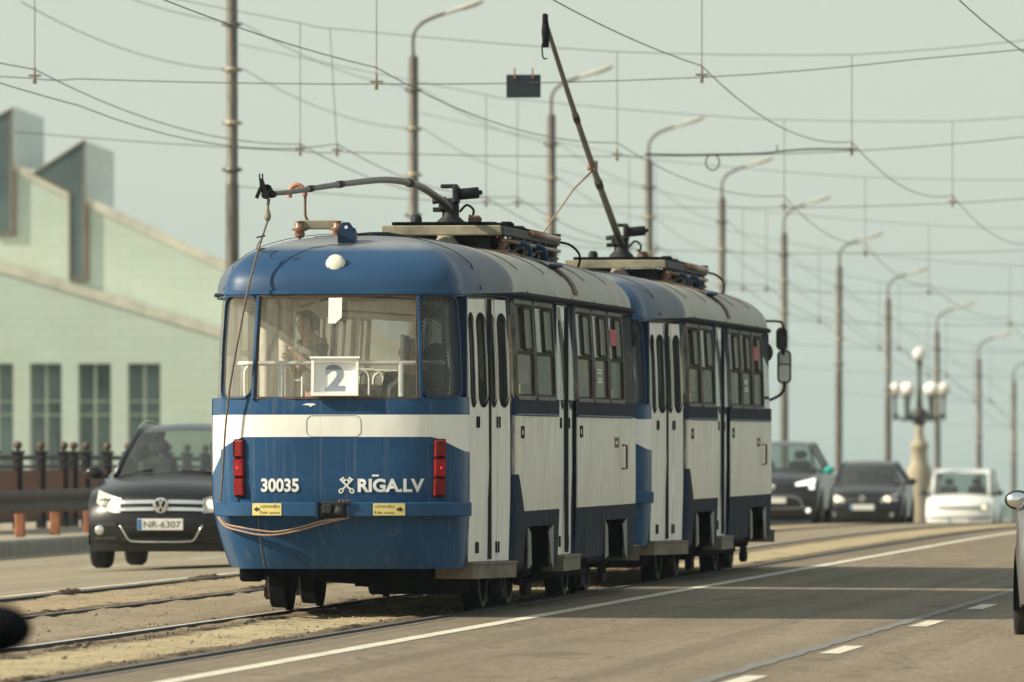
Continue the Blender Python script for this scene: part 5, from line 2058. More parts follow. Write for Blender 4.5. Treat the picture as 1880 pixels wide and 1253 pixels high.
def roof_platform(root, mats, blue=True):
    pf = empty('roof_platform', (0, 0, 0))
    pf.parent = root
    hw, y0, y1, z = 0.50, 7.1, 11.8, 3.19
    b = MB()
    b.bbox((0, y0, z), (2 * hw + .04, 0.07, 0.085), 0.008)
    b.build('rear_channel', M['cream_channel'], pf)
    for s in (1, -1):
        b = MB()
        b.bbox((s * hw, (y0 + y1) / 2 + .04, z), (0.06, y1 - y0 - .02, 0.08), 0.008, 0)
        b.build('side_channel', M['dark_metal'], pf)  # same channel as at the rear, coloured dark for its shaded flank
    b = MB()
    b.bbox((0, (y0 + y1) / 2, z + .062), (2 * hw - .1, y1 - y0 - .25, 0.03), 0.008)
    b.build('deck', M['undercarriage'], pf)
    random.seed(21)
    for i in range(9):
        y = y0 + .35 + i * .5
        b = MB()
        b.bbox((0, y, z - .11), (0.86, 0.34, 0.13), 0.01)
        for k in range(6):
            b.box((-0.40 + .16 * k, y - .172, z - .11), (0.012, 0.012, 0.16))
        b.build('resistor_box', M['undercarriage'], pf)
    for s in (1, -1):
        for y in (y0 + .35, (y0 + y1) / 2, y1 - .2):
            b = MB()
            b.lathe([(0.025, 2.86), (0.05, 2.98), (0.03, 3.0), (0.075, 3.03), (0.035, 3.06), (0.06, 3.08), (0.03, 3.10), (0.03, 3.175), (0, 3.175)], (s * (hw - .02), y, 0), n=12)
            b.build('insulator', M['insulator'], pf)
    b = MB()
    b.lathe([(0.03, 2.99), (0.12, 3.07), (0.08, 3.12), (0.06, 3.17), (0, 3.17)], (0.02, y0 + .15, 0), n=14)
    b.build('cone_insulator', M['concrete'], pf)
    b = MB()
    b.bbox((0.30, y1 + .02, z - .12), (0.40, 0.16, 0.34), 0.02)
    b.bbox((0.46, y1 + .05, z - .34), (0.12, 0.14, 0.30), 0.02)
    b.box((0.30, y1 - .05, z + .06), (0.48, 0.2, 0.02))
    b.bbox((0.60, y1 + .1, z - .36), (0.07, 0.12, 0.22), 0.015)
    b.tube(catmull([(0.52, y1 + .1, z - .0), (0.62, y1 + .15, z - .03), (0.70, y1 + .15, z - .12), (0.68, y1 + .15, z - .24), (0.60, y1 + .12, z - .30)], 5), 0.012, 6)
    b.build('cable_box', M['undercarriage'], pf)
    for y in (y0 + 1.3, y0 + 2.6):
        b = MB()
        b.tube(catmull([(0.44, y, z - .06), (0.60, y + .05, z - .10), (0.62, y + .1, z - .2), (0.60, y + .1, z - .28)], 4), 0.022, 8)
        b.build('blue_hose', M['bumper_blue'], pf)
    b = MB()
    b.tube([(0.53, y0 + .1, z - .085), (0.53, y1, z - .085)], 0.018, 8)
    b.tube([(0.54, y0 + 2.2, z + .02), (0.54, y1 - .2, z + .02)], 0.030, 8)
    b.build('red_conduit', M['insulator'], pf)
    for (x, y, h_, r_, mt) in ((-.28, y0 + .5, .07, .05, 'dark_metal'), (.25, y0 + .35, .06, .06, 'rusty_steel'), (.32, y0 + 2.2, .05, .07, 'undercarriage'), (-.2, y0 + 3.3, .08, .06, 'rusty_steel'), (.2, y1 - .5, .06, .08, 'dark_metal')):
        b = MB()
        b.lathe([(r_, 0), (r_, h_ * .6), (r_ * .6, h_), (0, h_)], (x, y, z + .077), n=10)
        b.build('terminal', M[mt], pf)
    for k in range(7):
        b = MB()
        yy = y0 + .55 + .62 * k
        b.box((hw + .015, yy, z - .10), (0.02, 0.03, 0.20))
        b.build('bracket', M['rusty_steel'] if k % 2 else M['dull_aluminium'], pf)
    b = MB()
    for k in range(16):
        pass
    pts = [(hw + .03 + .015 * math.sin(k * 1.9), y0 + .3 + .27 * k, z - .15 - .03 * math.sin(k * 1.1)) for k in range(16)]
    b.tube(catmull(pts, 3), 0.012, 6)
    b.build('cable_loom', M['black_rubber'], pf)
    # cable duct running back from the platform to the hook
    b = MB()
    b.tube([(0.18, 1.95, 3.035), (0.2, y0 - .05, 3.045)], 0.022, 8)
    b.tube([(-.42, 1.9, 3.0), (0.05, 1.9, 3.035), (0.18, 1.95, 3.035)], 0.024, 8)
    b.build('roof_cable', M['dark_metal'], pf)
    return pf


roof_platform(T1, True)
PB = (0.0, 8.0, 3.40)
trolley(T1, [(-.02, 7.95, 3.39), (-.05, 7.4, 3.465), (-.11, 6.3, 3.555), (-.19, 4.9, 3.565), (-.30, 3.3, 3.495), (-.42, 2.0, 3.42), (-.53, 1.1, 3.36), (-.60, 0.55, 3.335)], 0.037, 0.018, (-0.10, -0.5, 0.02), (0.33, 0.62, 0.74))

# rope from the trolley head down to the corner of the car
tr = empty('trolley_rope', (0, 0, 0))
tr.parent = T1
b = MB()
pts = catmull([(-.60, 0.50, 3.29), (-.61, .48, 3.20), (-.60, .44, 3.12)], 4)
b.tube(pts, [0.014, .013, .013, .012, .02, .026, .03, .024, .016][:len(pts)], 7)
b.build('rope_toggle', M['cream_channel'], tr)
b = MB()
pts = [(-.60, 0.44, 3.12), (-.645, .21, 2.88), (-.71, .06, 2.55), (-.765, .03, 2.25), (-.84, .04, 1.85), (-.885, .06, 1.5), (-.91, .08, 1.15), (-.93, .09, 0.90)]
b.tube(catmull(pts, 6), 0.009, 6)
b.tube(catmull([(-.63, .30, 2.98), (-.67, .30, 2.9), (-.62, .42, 2.87), (-.55, .50, 2.875), (-.45, .62, 2.90)], 4), 0.004, 5)
for z in (2.98, 2.88):
    b.tube([(-.66, .22, z), (-.60, .27, z + .015)], 0.008, 5)
b.build('rope', M['rope'], tr)

# ---- bogies, underframe, interior
b = MB()
b.box((0, 1.5, 0.56), (1.30, 1.5, 0.52))
b.box((0, 6.75, 0.52), (2.2, 3.9, 0.62))  # filled low between the bogies to keep light out below
b.box((0, 12.3, 0.60), (1.6, 1.8, 0.5))
b.box((0, 3.6, 0.60), (0.9, 2.6, 0.50))
b.box((0, 10.0, 0.60), (0.9, 2.6, 0.50))
b.box((0, 7.0, 0.80), (2.36, 9.6, 0.10))
for y in (3.45, 9.75):
    for s in (1, -1):
        b.box((s * 0.86, y, 0.60), (0.06, 2.5, 0.42))  # backing panels added to keep the wheel openings dark
b.box((0.50, 1.45, 0.40), (0.62, 1.3, 0.50))
b.box((-0.05, 1.4, 0.48), (0.60, 1.2, 0.40))  # low boxes added to darken the ground under the rear end
b.cyl((-.28, 1.3, .27), (.2, 1.3, .24), .03, 8)
b.box((.05, 1.3, .25), (.12, .1, .09))
b.box((0.2, 5.4, 0.35), (1.5, .5, .36))
for y in (4.42, 10.72):
    b.box((1.08, y, 0.58), (0.26, 0.03, 0.52))  # bulkheads added to stop light showing through the wheel openings
b.box((-0.45, 0.9, 0.42), (0.6, 0.9, 0.25))
b.box((0.25, 1.1, 0.44), (0.7, 0.7, 0.28))
b.box((0.62, 1.7, 0.47), (0.5, 1.0, 0.3))
for y in (5.2, 6.2, 7.3, 8.2):
    b.bbox((0.55, y, 0.42), (0.7, 0.7, 0.34), 0.03)
    b.bbox((-0.6, y + .2, 0.45), (0.6, 0.8, 0.3), 0.03)
b.build('underframe', M['undercarriage'], T1)
b = MB()
b.bbox((-0.74, 0.50, 0.315), (0.17, 0.22, 0.12), 0.02)
b.build('sand_pipe', M['undercarriage'], T1)
b = MB()
b.grid([[(-1.2, y, 0.90) if 1.9 < y < 12 else (-0.98, y, .90), (1.2, y, .90) if 1.9 < y < 12 else (0.98, y, .90)] for y in (0.3, 1.2, 2.0, 6, 11.5, 12.5, 13.6)])
b.build('floor', M['tram_floor'], T1)

for cy in (3.6, 10.0):
    bg_ = empty('bogie', (0, cy, 0))
    bg_.parent = T1
    for dy in (-0.95, 0.95):
        for s in (1, -1):
            b = MB()
            b.lathe([(0.0, -.06), (0.16, -.06), (0.24, -.02), (0.27, -.05), (0.345, -.06), (0.35, .04), (0.385, .05), (0.385, .075), (0.0, .075)], (0, 0, 0), 'X', 26)
            b.v = [((0.76 - v[0] if s > 0 else -0.76 + v[0]) if False else s * (0.79 - v[0]), v[1] + dy, v[2] + 0.355) for v in b.v]
            wh = b.build('wheel', M['undercarriage'], bg_, fixn=True)
            b = MB()
            b.lathe([(0.30, 0.0), (0.345, -.002), (0.345, .014), (0.30, .012)], (0, 0, 0), 'X', 26)
            b.v = [(s * (0.853 + v[0]), v[1] + dy, v[2] + 0.355) for v in b.v]
            b.build('rim', M['wheel_rim'], bg_, fixn=True)
    for s in (1, -1):
        b = MB()
        b.bbox((s * 0.99, 0, 0.36), (0.10, 2.3, 0.16), 0.03)
        for dy in (-0.95, 0.95):
            b.bbox((s * 0.96, dy, 0.355), (0.16, 0.28, 0.24), 0.03)
            b.box((s * 0.95, dy + .38, 0.24), (0.05, 0.07, 0.34))
            b.box((s * 0.95, dy + .62, 0.24), (0.05, 0.07, 0.34))
            b.box((s * 0.95, dy + .50, 0.13), (0.06, 0.40, 0.08))
            b.box((s * 0.95, dy + .50, 0.28), (0.04, 0.30, 0.05))
        b.build('bogie_frame', M['bogie_dust'], bg_)
    b = MB()
    for dy in (-0.95, 0.95):
        b.cyl((-0.75, dy, .355), (0.75, dy, .355), 0.07, 10)
        b.bbox((0.1, dy * .55, .38), (0.5, 0.6, 0.36), 0.05)
    b.box((0, 0, .5), (1.7, 0.5, 0.2))
    b.build('bogie_motor', M['undercarriage'], bg_)
    b = MB()
    b.cyl((-0.36, -1.55, .30), (-0.02, -1.55, .26), 0.035, 8)
    b.cyl((-0.30, -1.55, .30), (-0.30, -1.55, .52), 0.02, 8)
    b.cyl((-0.05, -1.55, .26), (-0.12, -1.55, .52), 0.02, 8)
    b.bbox((-.36, -1.55, .28), (.10, .1, .10), .02)
    b.bbox((0.0, -1.55, .25), (.14, .1, .07), .02)
    b.build('brake_linkage', M['undercarriage'], bg_)

# interior handrails behind the rear window
b = MB()
al = [a_of_x(-.95) + (a_of_x(.95) - a_of_x(-.95)) * i / 24 for i in range(25)]
b.tube([S(a, 1.985, -0.13) for a in al], 0.018, 8)
for x in (-0.48, 0.52):
    a = a_of_x(x)
    b.tube([S(a, 1.985, -.13), S(a, 1.0, -.13)], 0.022, 8)
b.build('handrail', M['white_paint'], T1)
# right corner grab pole: pale, curved
b = MB()
b.tube(catmull([(0.84, 0.33, 2.46), (0.845, 0.33, 2.2), (0.868, .33, 1.98), (0.880, .33, 1.82), (0.86, 0.33, 1.73)], 5), 0.017, 8)
b.build('grab_pole', M['white_paint'], T1)
for x in (-0.42, 0.42):
    b = MB()
    b.tube([(x, 2.1, 0.9), (x, 2.1, 2.92)], 0.018, 8)
    b.build('stanchion', M['white_paint'], T1)
for x in (-.55, .55):
    b = MB()
    b.tube([(x, 1.2, 2.62), (x, 12.5, 2.62)], 0.016, 6)
    b.build('ceiling_rail', M['white_paint'], T1)


def seat(x, y, hr=True):
    st = empty('passenger_seat', (x, y, 0.9))
    st.parent = T1
    b = MB()
    b.bbox((0, 0.0, 0.42), (0.40, 0.40, 0.08), 0.03)
    b.build('cushion', M['seat_red'], st)
    b = MB()
    rows = []
    for z, wd in ((0.44, .17), (0.60, .20), (0.80, .20), (0.92, .17), (0.97, .10)):
        rows.append([(-wd, -.20 - .05 * (z - .4), z), (-wd * .6, -.235 - .05 * (z - .4), z), (wd * .6, -.235 - .05 * (z - .4), z), (wd, -.20 - .05 * (z - .4), z)])
    b.grid(rows, 0, True)
    b.build('backrest', M['seat_red'], st)
    b = MB()
    b.box((0, 0, .19), (.08, .3, .38))
    b.build('pedestal', M['dark_metal'], st)
    if hr:
        b = MB()
        pts = catmull([(-.16, -.26, .70), (-.17, -.26, .95), (-.15, -.26, 1.07), (0, -.26, 1.10), (.15, -.26, 1.07), (.17, -.26, .95), (.16, -.26, .70)], 4)
        b.tube(pts, 0.014, 6)
        b.build('grab_handle', M['white_paint'], st)
    return st


for y in (2.6, 3.6, 4.6, 7.0, 8.0, 9.0, 10.0, 11.0):
    seat(-0.88, y)
for y in (2.6, 3.6, 7.2, 8.2, 9.2, 10.2):
    seat(0.84, y)
sb_ = seat(0.40, 1.55, False)
# the rear seat seen through the window: dark oval head rest on a bent white tube
b = MB()
b.ball((0.435, 1.10, 2.10), 0.1, 14, 10, 0, (0.38, 0.40, 1.15))
hd = b.build('head_rest', M['headrest'], T1)
b = MB()
b.tube(catmull([(0.40, 1.08, 2.22), (0.395, 1.08, 2.05), (0.40, 1.08, 1.95), (0.36, 1.06, 1.85), (0.30, 1.05, 1.80), (0.29, 1.05, 1.70)], 5), 0.018, 8)
b.build('bent_tube', M['white_paint'], hd)
# inner posts, and a rippled sheet added to imitate curtain-like reflected streaks
b = MB()
b.tube([(0.62, 2.0, 0.9), (0.62, 2.0, 2.8)], 0.02, 8)
b.tube([(-.62, 2.0, 0.9), (-.62, 2.0, 2.8)], 0.02, 8)
b.build('stanchion', M['white_paint'], T1)
b = MB()
b.grid([[(x, 1.95 + .02 * math.sin(x * 40), z) for x in [-.97 + .02 * i for i in range(19)]] for z in (1.1, 1.8, 2.45)], 0, True)
b.build('reflection_sheet', M['reflection_pale'], T1)

# route board with its number behind the rear glass
rb = empty('route_board', (0, 0, 0))
rb.parent = T1
rb.location = (0, -0.014, 1.72)
rb.rotation_euler = (R(-6.5), 0, 0)
bx, bz, by = -0.005, 0.154, 0.0
b = MB()
A = rrect(bx - .188, bx + .188, bz - .152, bz + .152, .004)
B_ = rrect(bx - .165, bx + .165, bz - .125, bz + .115, .004)
n_ = len(A)
b.add([(x, by, z) for x, z in A] + [(x, by - .04, z) for x, z in A] + [(x, by - .04, z) for x, z in B_] + [(x, by, z) for x, z in B_],
      [(r_ * n_ + k, r_ * n_ + (k + 1) % n_, (r_ + 1) * n_ + (k + 1) % n_, (r_ + 1) * n_ + k) for k in range(n_) for r_ in range(3)])
b.box((bx, by - .03, bz + .150), (0.40, 0.05, 0.016))
b.build('board_frame', M['white_paint'], rb)
b = MB()
b.box((bx, by + .002, bz), (0.36, 0.006, 0.29))
b.build('board_face', M['board_white'], rb)
text_obj('numeral', '2', M['number_blue'], rb, lambda X, Z, off: Vector((X, by - .001 - off, Z)), 0.158, 0.210, bx - .080, bz - .112, bold=0.03)
# white notice on the glass, one corner cut off
b = MB()
b.add([S(a_of_x(x), z, 0.004) for x, z in [(-.073, 2.297), (-.015, 2.297), (.035, 2.345), (.035, 2.500), (-.073, 2.500)]], [(0, 1, 2, 3, 4)])
b.build('paper_notice', M['board_white'], T1)
# ================================================================== place the two trams
def tram_place(T, dep):
    Y = (dep + XC * SP) / CP
    T.location = (XC, Y, base(Y) + 0.024)
    T.rotation_euler = (math.atan(G), 0, 0)


TR0, TRL = 72.3, 15.15
skip = ('fleet_number', 'city_lettering', 'crossed_keys', 'trolley_pole', 'trolley_rope', 'warning_sticker', 'paint_scratch', 'hanging_cable', 'route_board', 'head_rest')
T2 = copy_tree(T1, None, skip)
T2.parent = None
tram_place(T1, TR0)
tram_place(T2, TR0 + TRL)
tag(T1, 'rear blue and white tram car with its trolley pole hooked down on the roof', 'tram', 'coupled tram cars')
tag(T2, 'front blue and white tram car with raised trolley pole and wing mirrors', 'tram', 'coupled tram cars')
hd = math.hypot(0, 0)
# raised pole of the front car: tip under the contact wire
d_tip = 9.31 * F / CP / (2800 - 1002)
yt = (d_tip + XC * SP) / CP - T2.location.y
zt = at(1000, 40, d_tip).z - T2.location.z - G * yt
P0, P1 = Vector((0.0, 7.75, 3.40)), Vector((0.0, yt, zt))
path = [P0 + (P1 - P0) * t + Vector((0, 0, 0.10 * math.sin(math.pi * t) * -0.6)) for t in (0, .2, .4, .6, .8, 1)]
trolley(T2, path, 0.040, 0.022, (0, -0.2, 0.98), (0.30, 0.60))
b = MB()
s0 = path[2] + (path[3] - path[2]) * 0.0
b.tube([s0 + Vector((0, 0, -.05)), s0 + Vector((-.14, -.5, -.25)), s0 + Vector((-.55, -3.4, -1.35))], [0.012, .010, .006], 6)
b.tube([s0 + Vector((-.05, 0, 0)), s0 + Vector((.05, 0, 0))], 0.05, 8)
b.build('trolley_rope', M['cable_tan'], T2)
# wing mirrors of the front car on its right side
mr_ = empty('wing_mirror', (0, 0, 0))
mr_.parent = T2
ym = 12.9
ap = lambda px, py: at(px, py, depth(T2.location.x + 1.5, T2.location.y + ym)) - T2.location
b = MB()
p_ = [ap(1400, 607) + Vector((-.05, -.6, 0)), ap(1428, 606), ap(1437, 612), ap(1439, 628)]
b.tube(catmull(p_, 5), 0.013, 7)
p_ = [ap(1440, 716), ap(1438, 733), ap(1424, 746), ap(1400, 760) + Vector((-.05, -.5, 0))]
b.tube(catmull(p_, 5), 0.016, 7)
b.tube([ap(1437, 655), ap(1439, 668)], 0.02, 6)
b.build('mirror_arm', M['gasket'], mr_)
for (x0, y0, x1, y1, g2) in ((1425, 617, 1446, 659, 0), (1427, 659, 1453, 720, 1)):
    a_, c_ = ap(x0, y1), ap(x1, y0)
    b = MB()
    A = rrect(a_.x, c_.x, a_.z, c_.z, 0.055)
    y_ = a_.y
    n_ = len(A)
    B2 = rrect(a_.x + .016, c_.x - .016, a_.z + .016, c_.z - .016, .045)
    b.add([(x, y_ + .07, z) for x, z in B2] + [(x, y_ + .03, z) for x, z in A] + [(x, y_, z) for x, z in A] + [(x, y_, z) for x, z in B2],
          [(r_ * n_ + k, r_ * n_ + (k + 1) % n_, (r_ + 1) * n_ + (k + 1) % n_, (r_ + 1) * n_ + k) for k in range(n_) for r_ in range(3)] + [tuple(range(n_))])
    b.build('mirror_housing', M['black_rubber'], mr_, fixn=True)
    b = MB()
    b.add([(x, y_ + .006, z) for x, z in B2], [tuple(range(n_))])
    zmid = a_.z + (c_.z - a_.z) * .58
    b.build('mirror_glass', M['mirror'] if g2 else M['glass_mirror_rear'], mr_)
    if g2:
        b = MB()
        b.box(((a_.x + c_.x) / 2, y_ + .003, zmid), (c_.x - a_.x - .03, .012, .012))
        b.build('mirror_bar', M['black_rubber'], mr_)
        b = MB()
        A = rrect(a_.x + .022, c_.x - .022, a_.z + .022, zmid - .01, .035)
        b.add([(x, y_ + .004, z) for x, z in A], [tuple(range(len(A)))])
        b.build('bright_reflection', simple('mirror_reflection_white', (0.80, 0.81, 0.78), 0.25, 0, 0.04), mr_)  # pale pane painted in as the bright reflection in the lower mirror
for Tq in (T1, T2):
    b = MB()
    b.ball((1.10, 12.55, 2.33), 0.085, 12, 8, 0, (1, .7, 1.25))
    b.cyl((1.0, 12.55, 2.36), (1.1, 12.55, 2.36), .03, 8)
    b.build('side_lamp', M['black_rubber'], Tq)

# ================================================================== cars
def car_paint(name, col, metal=0.0, rough=0.28, coat=0.25):
    t = NT(name)
    co = t.coords()
    nz = t.noise(co, 3.0, 4, 0.6)
    c = t.mix(t.math('MULTIPLY', t.gt(nz, 0.5, 0.5), 0.25), col, tuple(k * .8 + .015 for k in col))
    return t.done(t.bsdf(c, rough, metal, None, coat, 0.3))


M['car_black'] = car_paint('car_black', (0.014, 0.015, 0.016))
M['car_dark'] = car_paint('car_dark', (0.030, 0.032, 0.034))
M['car_white'] = car_paint('car_white', (0.80, 0.80, 0.76), 0, 0.3, 0.5)
M['car_silver'] = car_paint('car_silver', (0.20, 0.20, 0.195), 0.55, 0.32, 0.6)
M['car_plastic'] = simple('car_plastic', (0.022, 0.023, 0.025), 0.6, 0, 0.2)
M['car_inside'] = simple('car_inside', (0.06, 0.06, 0.058), 0.8, 0, 0.2)
M['lamp_glass'] = simple('lamp_glass', (0.62, 0.62, 0.58), 0.12, 0.25, 0.15, 14)
M['lamp_on'] = simple('lamp_on', (0.9, 0.8, 0.6), 0.3, 0, 0.05, 6, emit=(1.0, 0.78, 0.5), estr=0.9)
M['lamp_white_on'] = simple('lamp_white_on', (0.9, 0.9, 0.85), 0.3, 0, 0.05, 6, emit=(1.0, 0.97, 0.88), estr=0.9)
M['tyre'] = simple('tyre', (0.02, 0.02, 0.02), 0.85, 0, 0.3, 10)
M['alloy'] = simple('alloy', (0.34, 0.34, 0.33), 0.35, 0.7, 0.15)
M['aqua'] = car_paint('aqua_cap', (0.02, 0.42, 0.36))

CARS = {
    # y, z, half width, inset, crown
    'suv': dict(W=0.905, zb=1.02, sill=0.30, r=0.345, yf=0.90, yr=3.50,
                prof=[(0.12, .20, .80, .16, 0), (.05, .30, .84, .20, 0), (.0, .42, .86, .22, 0), (.0, .56, .87, .24, 0), (.02, .68, .86, .26, 0), (.05, .80, .82, .28, .01), (.13, .89, .77, .26, .025), (.45, .985, .755, .20, .045), (.85, 1.05, .745, .15, .05), (1.22, 1.09, .72, .12, .045),
                      (1.62, 1.34, .655, .10, .03), (2.02, 1.575, .575, .07, .03), (2.2, 1.625, .565, .04, .035), (2.7, 1.665, .565, 0, .04), (3.4, 1.655, .56, 0, .04), (3.95, 1.60, .55, -.04, .03), (4.25, 1.12, .72, -.08, .02), (4.36, .95, .80, -.10, 0), (4.42, .62, .85, -.14, 0), (4.38, .32, .84, -.14, 0)], ws=(9, 11), rw=(15, 16)),
    'hatch': dict(W=0.88, zb=0.94, sill=0.24, r=0.315, yf=0.86, yr=3.44,
                  prof=[(0.10, .17, .78, .16, 0), (.04, .27, .82, .20, 0), (.0, .38, .84, .22, 0), (.0, .50, .85, .24, 0), (.03, .60, .84, .26, 0), (.07, .69, .80, .28, .01), (.16, .77, .74, .26, .02), (.5, .86, .73, .20, .035), (.85, .925, .72, .15, .04), (1.12, .965, .70, .12, .04),
                        (1.55, 1.20, .63, .10, .03), (1.95, 1.385, .56, .07, .03), (2.15, 1.43, .545, .04, .03), (2.6, 1.47, .54, 0, .03), (3.2, 1.455, .535, 0, .03), (3.62, 1.38, .53, -.03, .03), (3.98, 1.02, .66, -.08, .02), (4.10, .85, .76, -.10, 0), (4.18, .55, .82, -.13, 0), (4.14, .26, .82, -.13, 0)], ws=(9, 11), rw=(15, 16)),
    'van': dict(W=0.91, zb=1.12, sill=0.26, r=0.33, yf=0.86, yr=3.55,
                prof=[(0.10, .18, .80, .16, 0), (.04, .28, .84, .20, 0), (.0, .42, .86, .22, 0), (.0, .58, .87, .24, 0), (.03, .72, .86, .26, 0), (.06, .82, .83, .28, .01), (.14, .93, .79, .26, .025), (.40, 1.05, .77, .20, .04), (.65, 1.12, .76, .15, .045), (.92, 1.17, .745, .12, .045),
                      (1.25, 1.48, .725, .10, .02), (1.55, 1.72, .70, .07, .02), (1.75, 1.80, .70, .04, .025), (2.5, 1.83, .70, 0, .02), (3.5, 1.83, .70, 0, .02), (4.25, 1.79, .70, -.03, .02), (4.36, 1.2, .78, -.08, .02), (4.40, .95, .82, -.10, 0), (4.42, .62, .85, -.12, 0), (4.38, .3, .84, -.12, 0)], ws=(9, 11), rw=(15, 16)),
}


def make_car(kind, paint, loc, label, rot=0.0, group='cars on the bridge', mcap=None, mirror_h=.72):
    c = CARS[kind]
    W, zb, sill, r = c['W'], c['zb'], c['sill'], c['r']
    prof = c['prof']
    root = empty('van' if kind == 'van' else 'car', loc, (math.atan(G) * (1 if abs(rot) < 1 else -1), 0, rot), label, 'van' if kind == 'van' else 'car', group)
    NU = 17
    us = [math.sin(math.pi / 2 * (-1 + 2 * i / (NU - 1))) for i in range(NU)]

    def Mp(k, u, off=0.0):
        i = min(int(k), len(prof) - 2)
        t = k - i
        y, z, w, ins, cr = [prof[i][q] + (prof[i + 1][q] - prof[i][q]) * t for q in range(5)]
        return Vector((w * u, y + ins * abs(u) ** 2.6, z - cr * u * u))

    def front(x, z, off=0.0):
        i = 0
        for j in range(9):
            if prof[j][1] <= z <= prof[j + 1][1]:
                i = j
                break
        else:
            i = 0 if z < prof[0][1] else 8
        t = min(max((z - prof[i][1]) / (prof[i + 1][1] - prof[i][1]), 0), 1)
        y, zz, w, ins, cr = [prof[i][q] + (prof[i + 1][q] - prof[i][q]) * t for q in range(5)]
        return Vector((x, y + ins * min(abs(x) / w, 1.15) ** 2.6 - off, z))
    # ---- body shell
    b = MB()
    segs = []
    for k in range(len(prof) - 1):
        if c['ws'][0] <= k < c['ws'][1] or c['rw'][0] <= k < c['rw'][1]:
            continue
        b.grid([[Mp(k, u) for u in us], [Mp(k + 1, u) for u in us]], 0, True)
    K = len(prof)
    Wy = lambda y: W - 0.10 * max(0, (0.6 - y) / 0.6) ** 2 - 0.07 * max(0, (y - prof[-2][0] + .6) / .6) ** 2
    sidegrid = {1: [], -1: []}
    for s in (1, -1):
        tops, belts, mids, sills = [], [], [], []
        for k in range(K):
            p = Mp(k, s)
            yy = p.y
            wy = Wy(yy)
            tops.append(p)
            if p.z > zb + .02:
                bz = zb
            else:
                bz = p.z - 0.06 if p.z > .7 else p.z
            belts.append(Vector((s * wy * (.985), yy, bz)) if p.z > .7 else p.copy())
            mz = min(0.62, p.z)
            mids.append(Vector((s * wy, min(max(yy, .22), prof[-1][0] - .1), mz)) if p.z > .62 else Vector((p.x, p.y, p.z)))
            sills.append(Vector((s * (wy - .03), min(max(yy, .26), prof[-1][0] - .15), sill)))
        # upper side (cabin) is left open between windscreen and rear window for the side glass
        cab = range(c['ws'][1] - 1, c['rw'][0] + 1)
        for k in range(K - 1):
            if k in cab and tops[k].z > zb + .1 or (k in range(c['ws'][0], c['rw'][1]) and max(tops[k].z, tops[k + 1].z) > zb + .1):
                # pillar strips: roof rail
                pass
            else:
                b.grid([[tops[k], tops[k + 1]], [belts[k], belts[k + 1]]], 0, True, flip=(s > 0))
            b.grid([[belts[k], belts[k + 1]], [mids[k], mids[k + 1]], [sills[k], sills[k + 1]]], 0, True, flip=(s > 0))
        sidegrid[s] = (tops, belts)
    b.add([Mp(0, u) for u in us] + [Mp(K - 1, u) for u in us], [tuple(list(range(NU)) + list(range(2 * NU - 1, NU - 1, -1)))])
    body = b.build('body', paint, root, fixn=True, autosmooth=40)
    # ---- glass
    kw0, kw1 = c['ws']
    kr0, kr1 = c['rw']
    b = MB()
    b.grid([[Mp(kw0 + (kw1 - kw0) * i / 6, u * .985) + Vector((0, -.004, .003)) for u in us] for i in range(7)], 0, True)
    wsn = b.build('windscreen', M['glass_car'], root)
    b = MB()
    b.grid([[Mp(kr0 + (kr1 - kr0) * i / 3, u * .985) + Vector((0, .004, .003)) for u in us] for i in range(4)], 0, True)
    b.build('rear_window', M['glass_car'], root)
    for s in (1, -1):
        tops, belts = sidegrid[s]
        b = MB()
        rt, rbm = [], []
        for k in range(kw0, kr1 + 1):
            rt.append(tops[k])
            rbm.append(belts[k])
        b.grid([rt, rbm], 0, False)
        b.build('side_window', M['glass_car'], root, fixn=True)
        # pillars and roof rail trim
        b = MB()
        b.tube([tops[kw0] + Vector((0, 0, .01)), tops[kw0 + 1], tops[kw1]] + [tops[k] for k in range(kw1 + 1, kr1 + 1)], 0.034, 6)
        for k in (kw1 + 1, kr0 - 1):
            b.tube([tops[k], belts[k]], 0.04, 6)
        b.build('pillar', paint, root)
    # ---- wheels and arches
    for y in (c['yf'], c['yr']):
        for s in (1, -1):
            b = MB()
            n = 20
            b.add([(s * (Wy(y) + .004), y + (r + .055) * math.cos(R(18 * k)), max(r + (r + .055) * math.sin(R(18 * k)), sill - .03)) for k in range(n)], [tuple(range(n))[::-s]])
            b.build('wheel_arch', M['car_plastic'], root)
            b = MB()
            b.lathe([(0.0, -.10), (r * .6, -.11), (r * .93, -.105), (r, -.07), (r, .07), (r * .93, .105), (r * .64, .11), (r * .62, .09)], (0, 0, 0), 'X', 24)
            b.v = [(s * (W - .095 + v[0]), v[1] + y, v[2] + r) for v in b.v]
            wh = b.build('wheel', M['tyre'], root, fixn=True)
            b = MB()
            b.lathe([(r * .64, .085), (r * .60, .10), (r * .55, .07), (r * .2, .085), (0.0, .09)], (0, 0, 0), 'X', 20)
            b.v = [(s * (W - .095 + v[0]), v[1] + y, v[2] + r) for v in b.v]
            b.build('rim', M['alloy'], wh, fixn=True)
    # ---- underside, cabin
    b = MB()
    b.bbox((0, 2.1, (.33 if 'NR' in label else .24)), (W * 1.7, 3.5, (.20 if 'NR' in label else .28)), .04)
    b.build('underbody', M['car_plastic'], root)
    b = MB()
    b.bbox((0, kw0 and prof[kw0][0] + .25, zb - .04), (W * 1.5, .55, .10), .03)
    b.bbox((0, 2.4, .55), (W * 1.6, 2.6, .3), .05)
    b.build('dashboard', M['car_inside'], root)
    for x in (-.37, .37):
        for y in (2.25 if kind != 'van' else 1.9,):
            b = MB()
            b.bbox((x, y, zb - .05), (.46, .16, .62), .07)
            b.bbox((x, y + .03, zb + .37), (.25, .10, .17), .05)
            b.build('seat', M['car_inside'], root)
    b = MB()
    n = 16
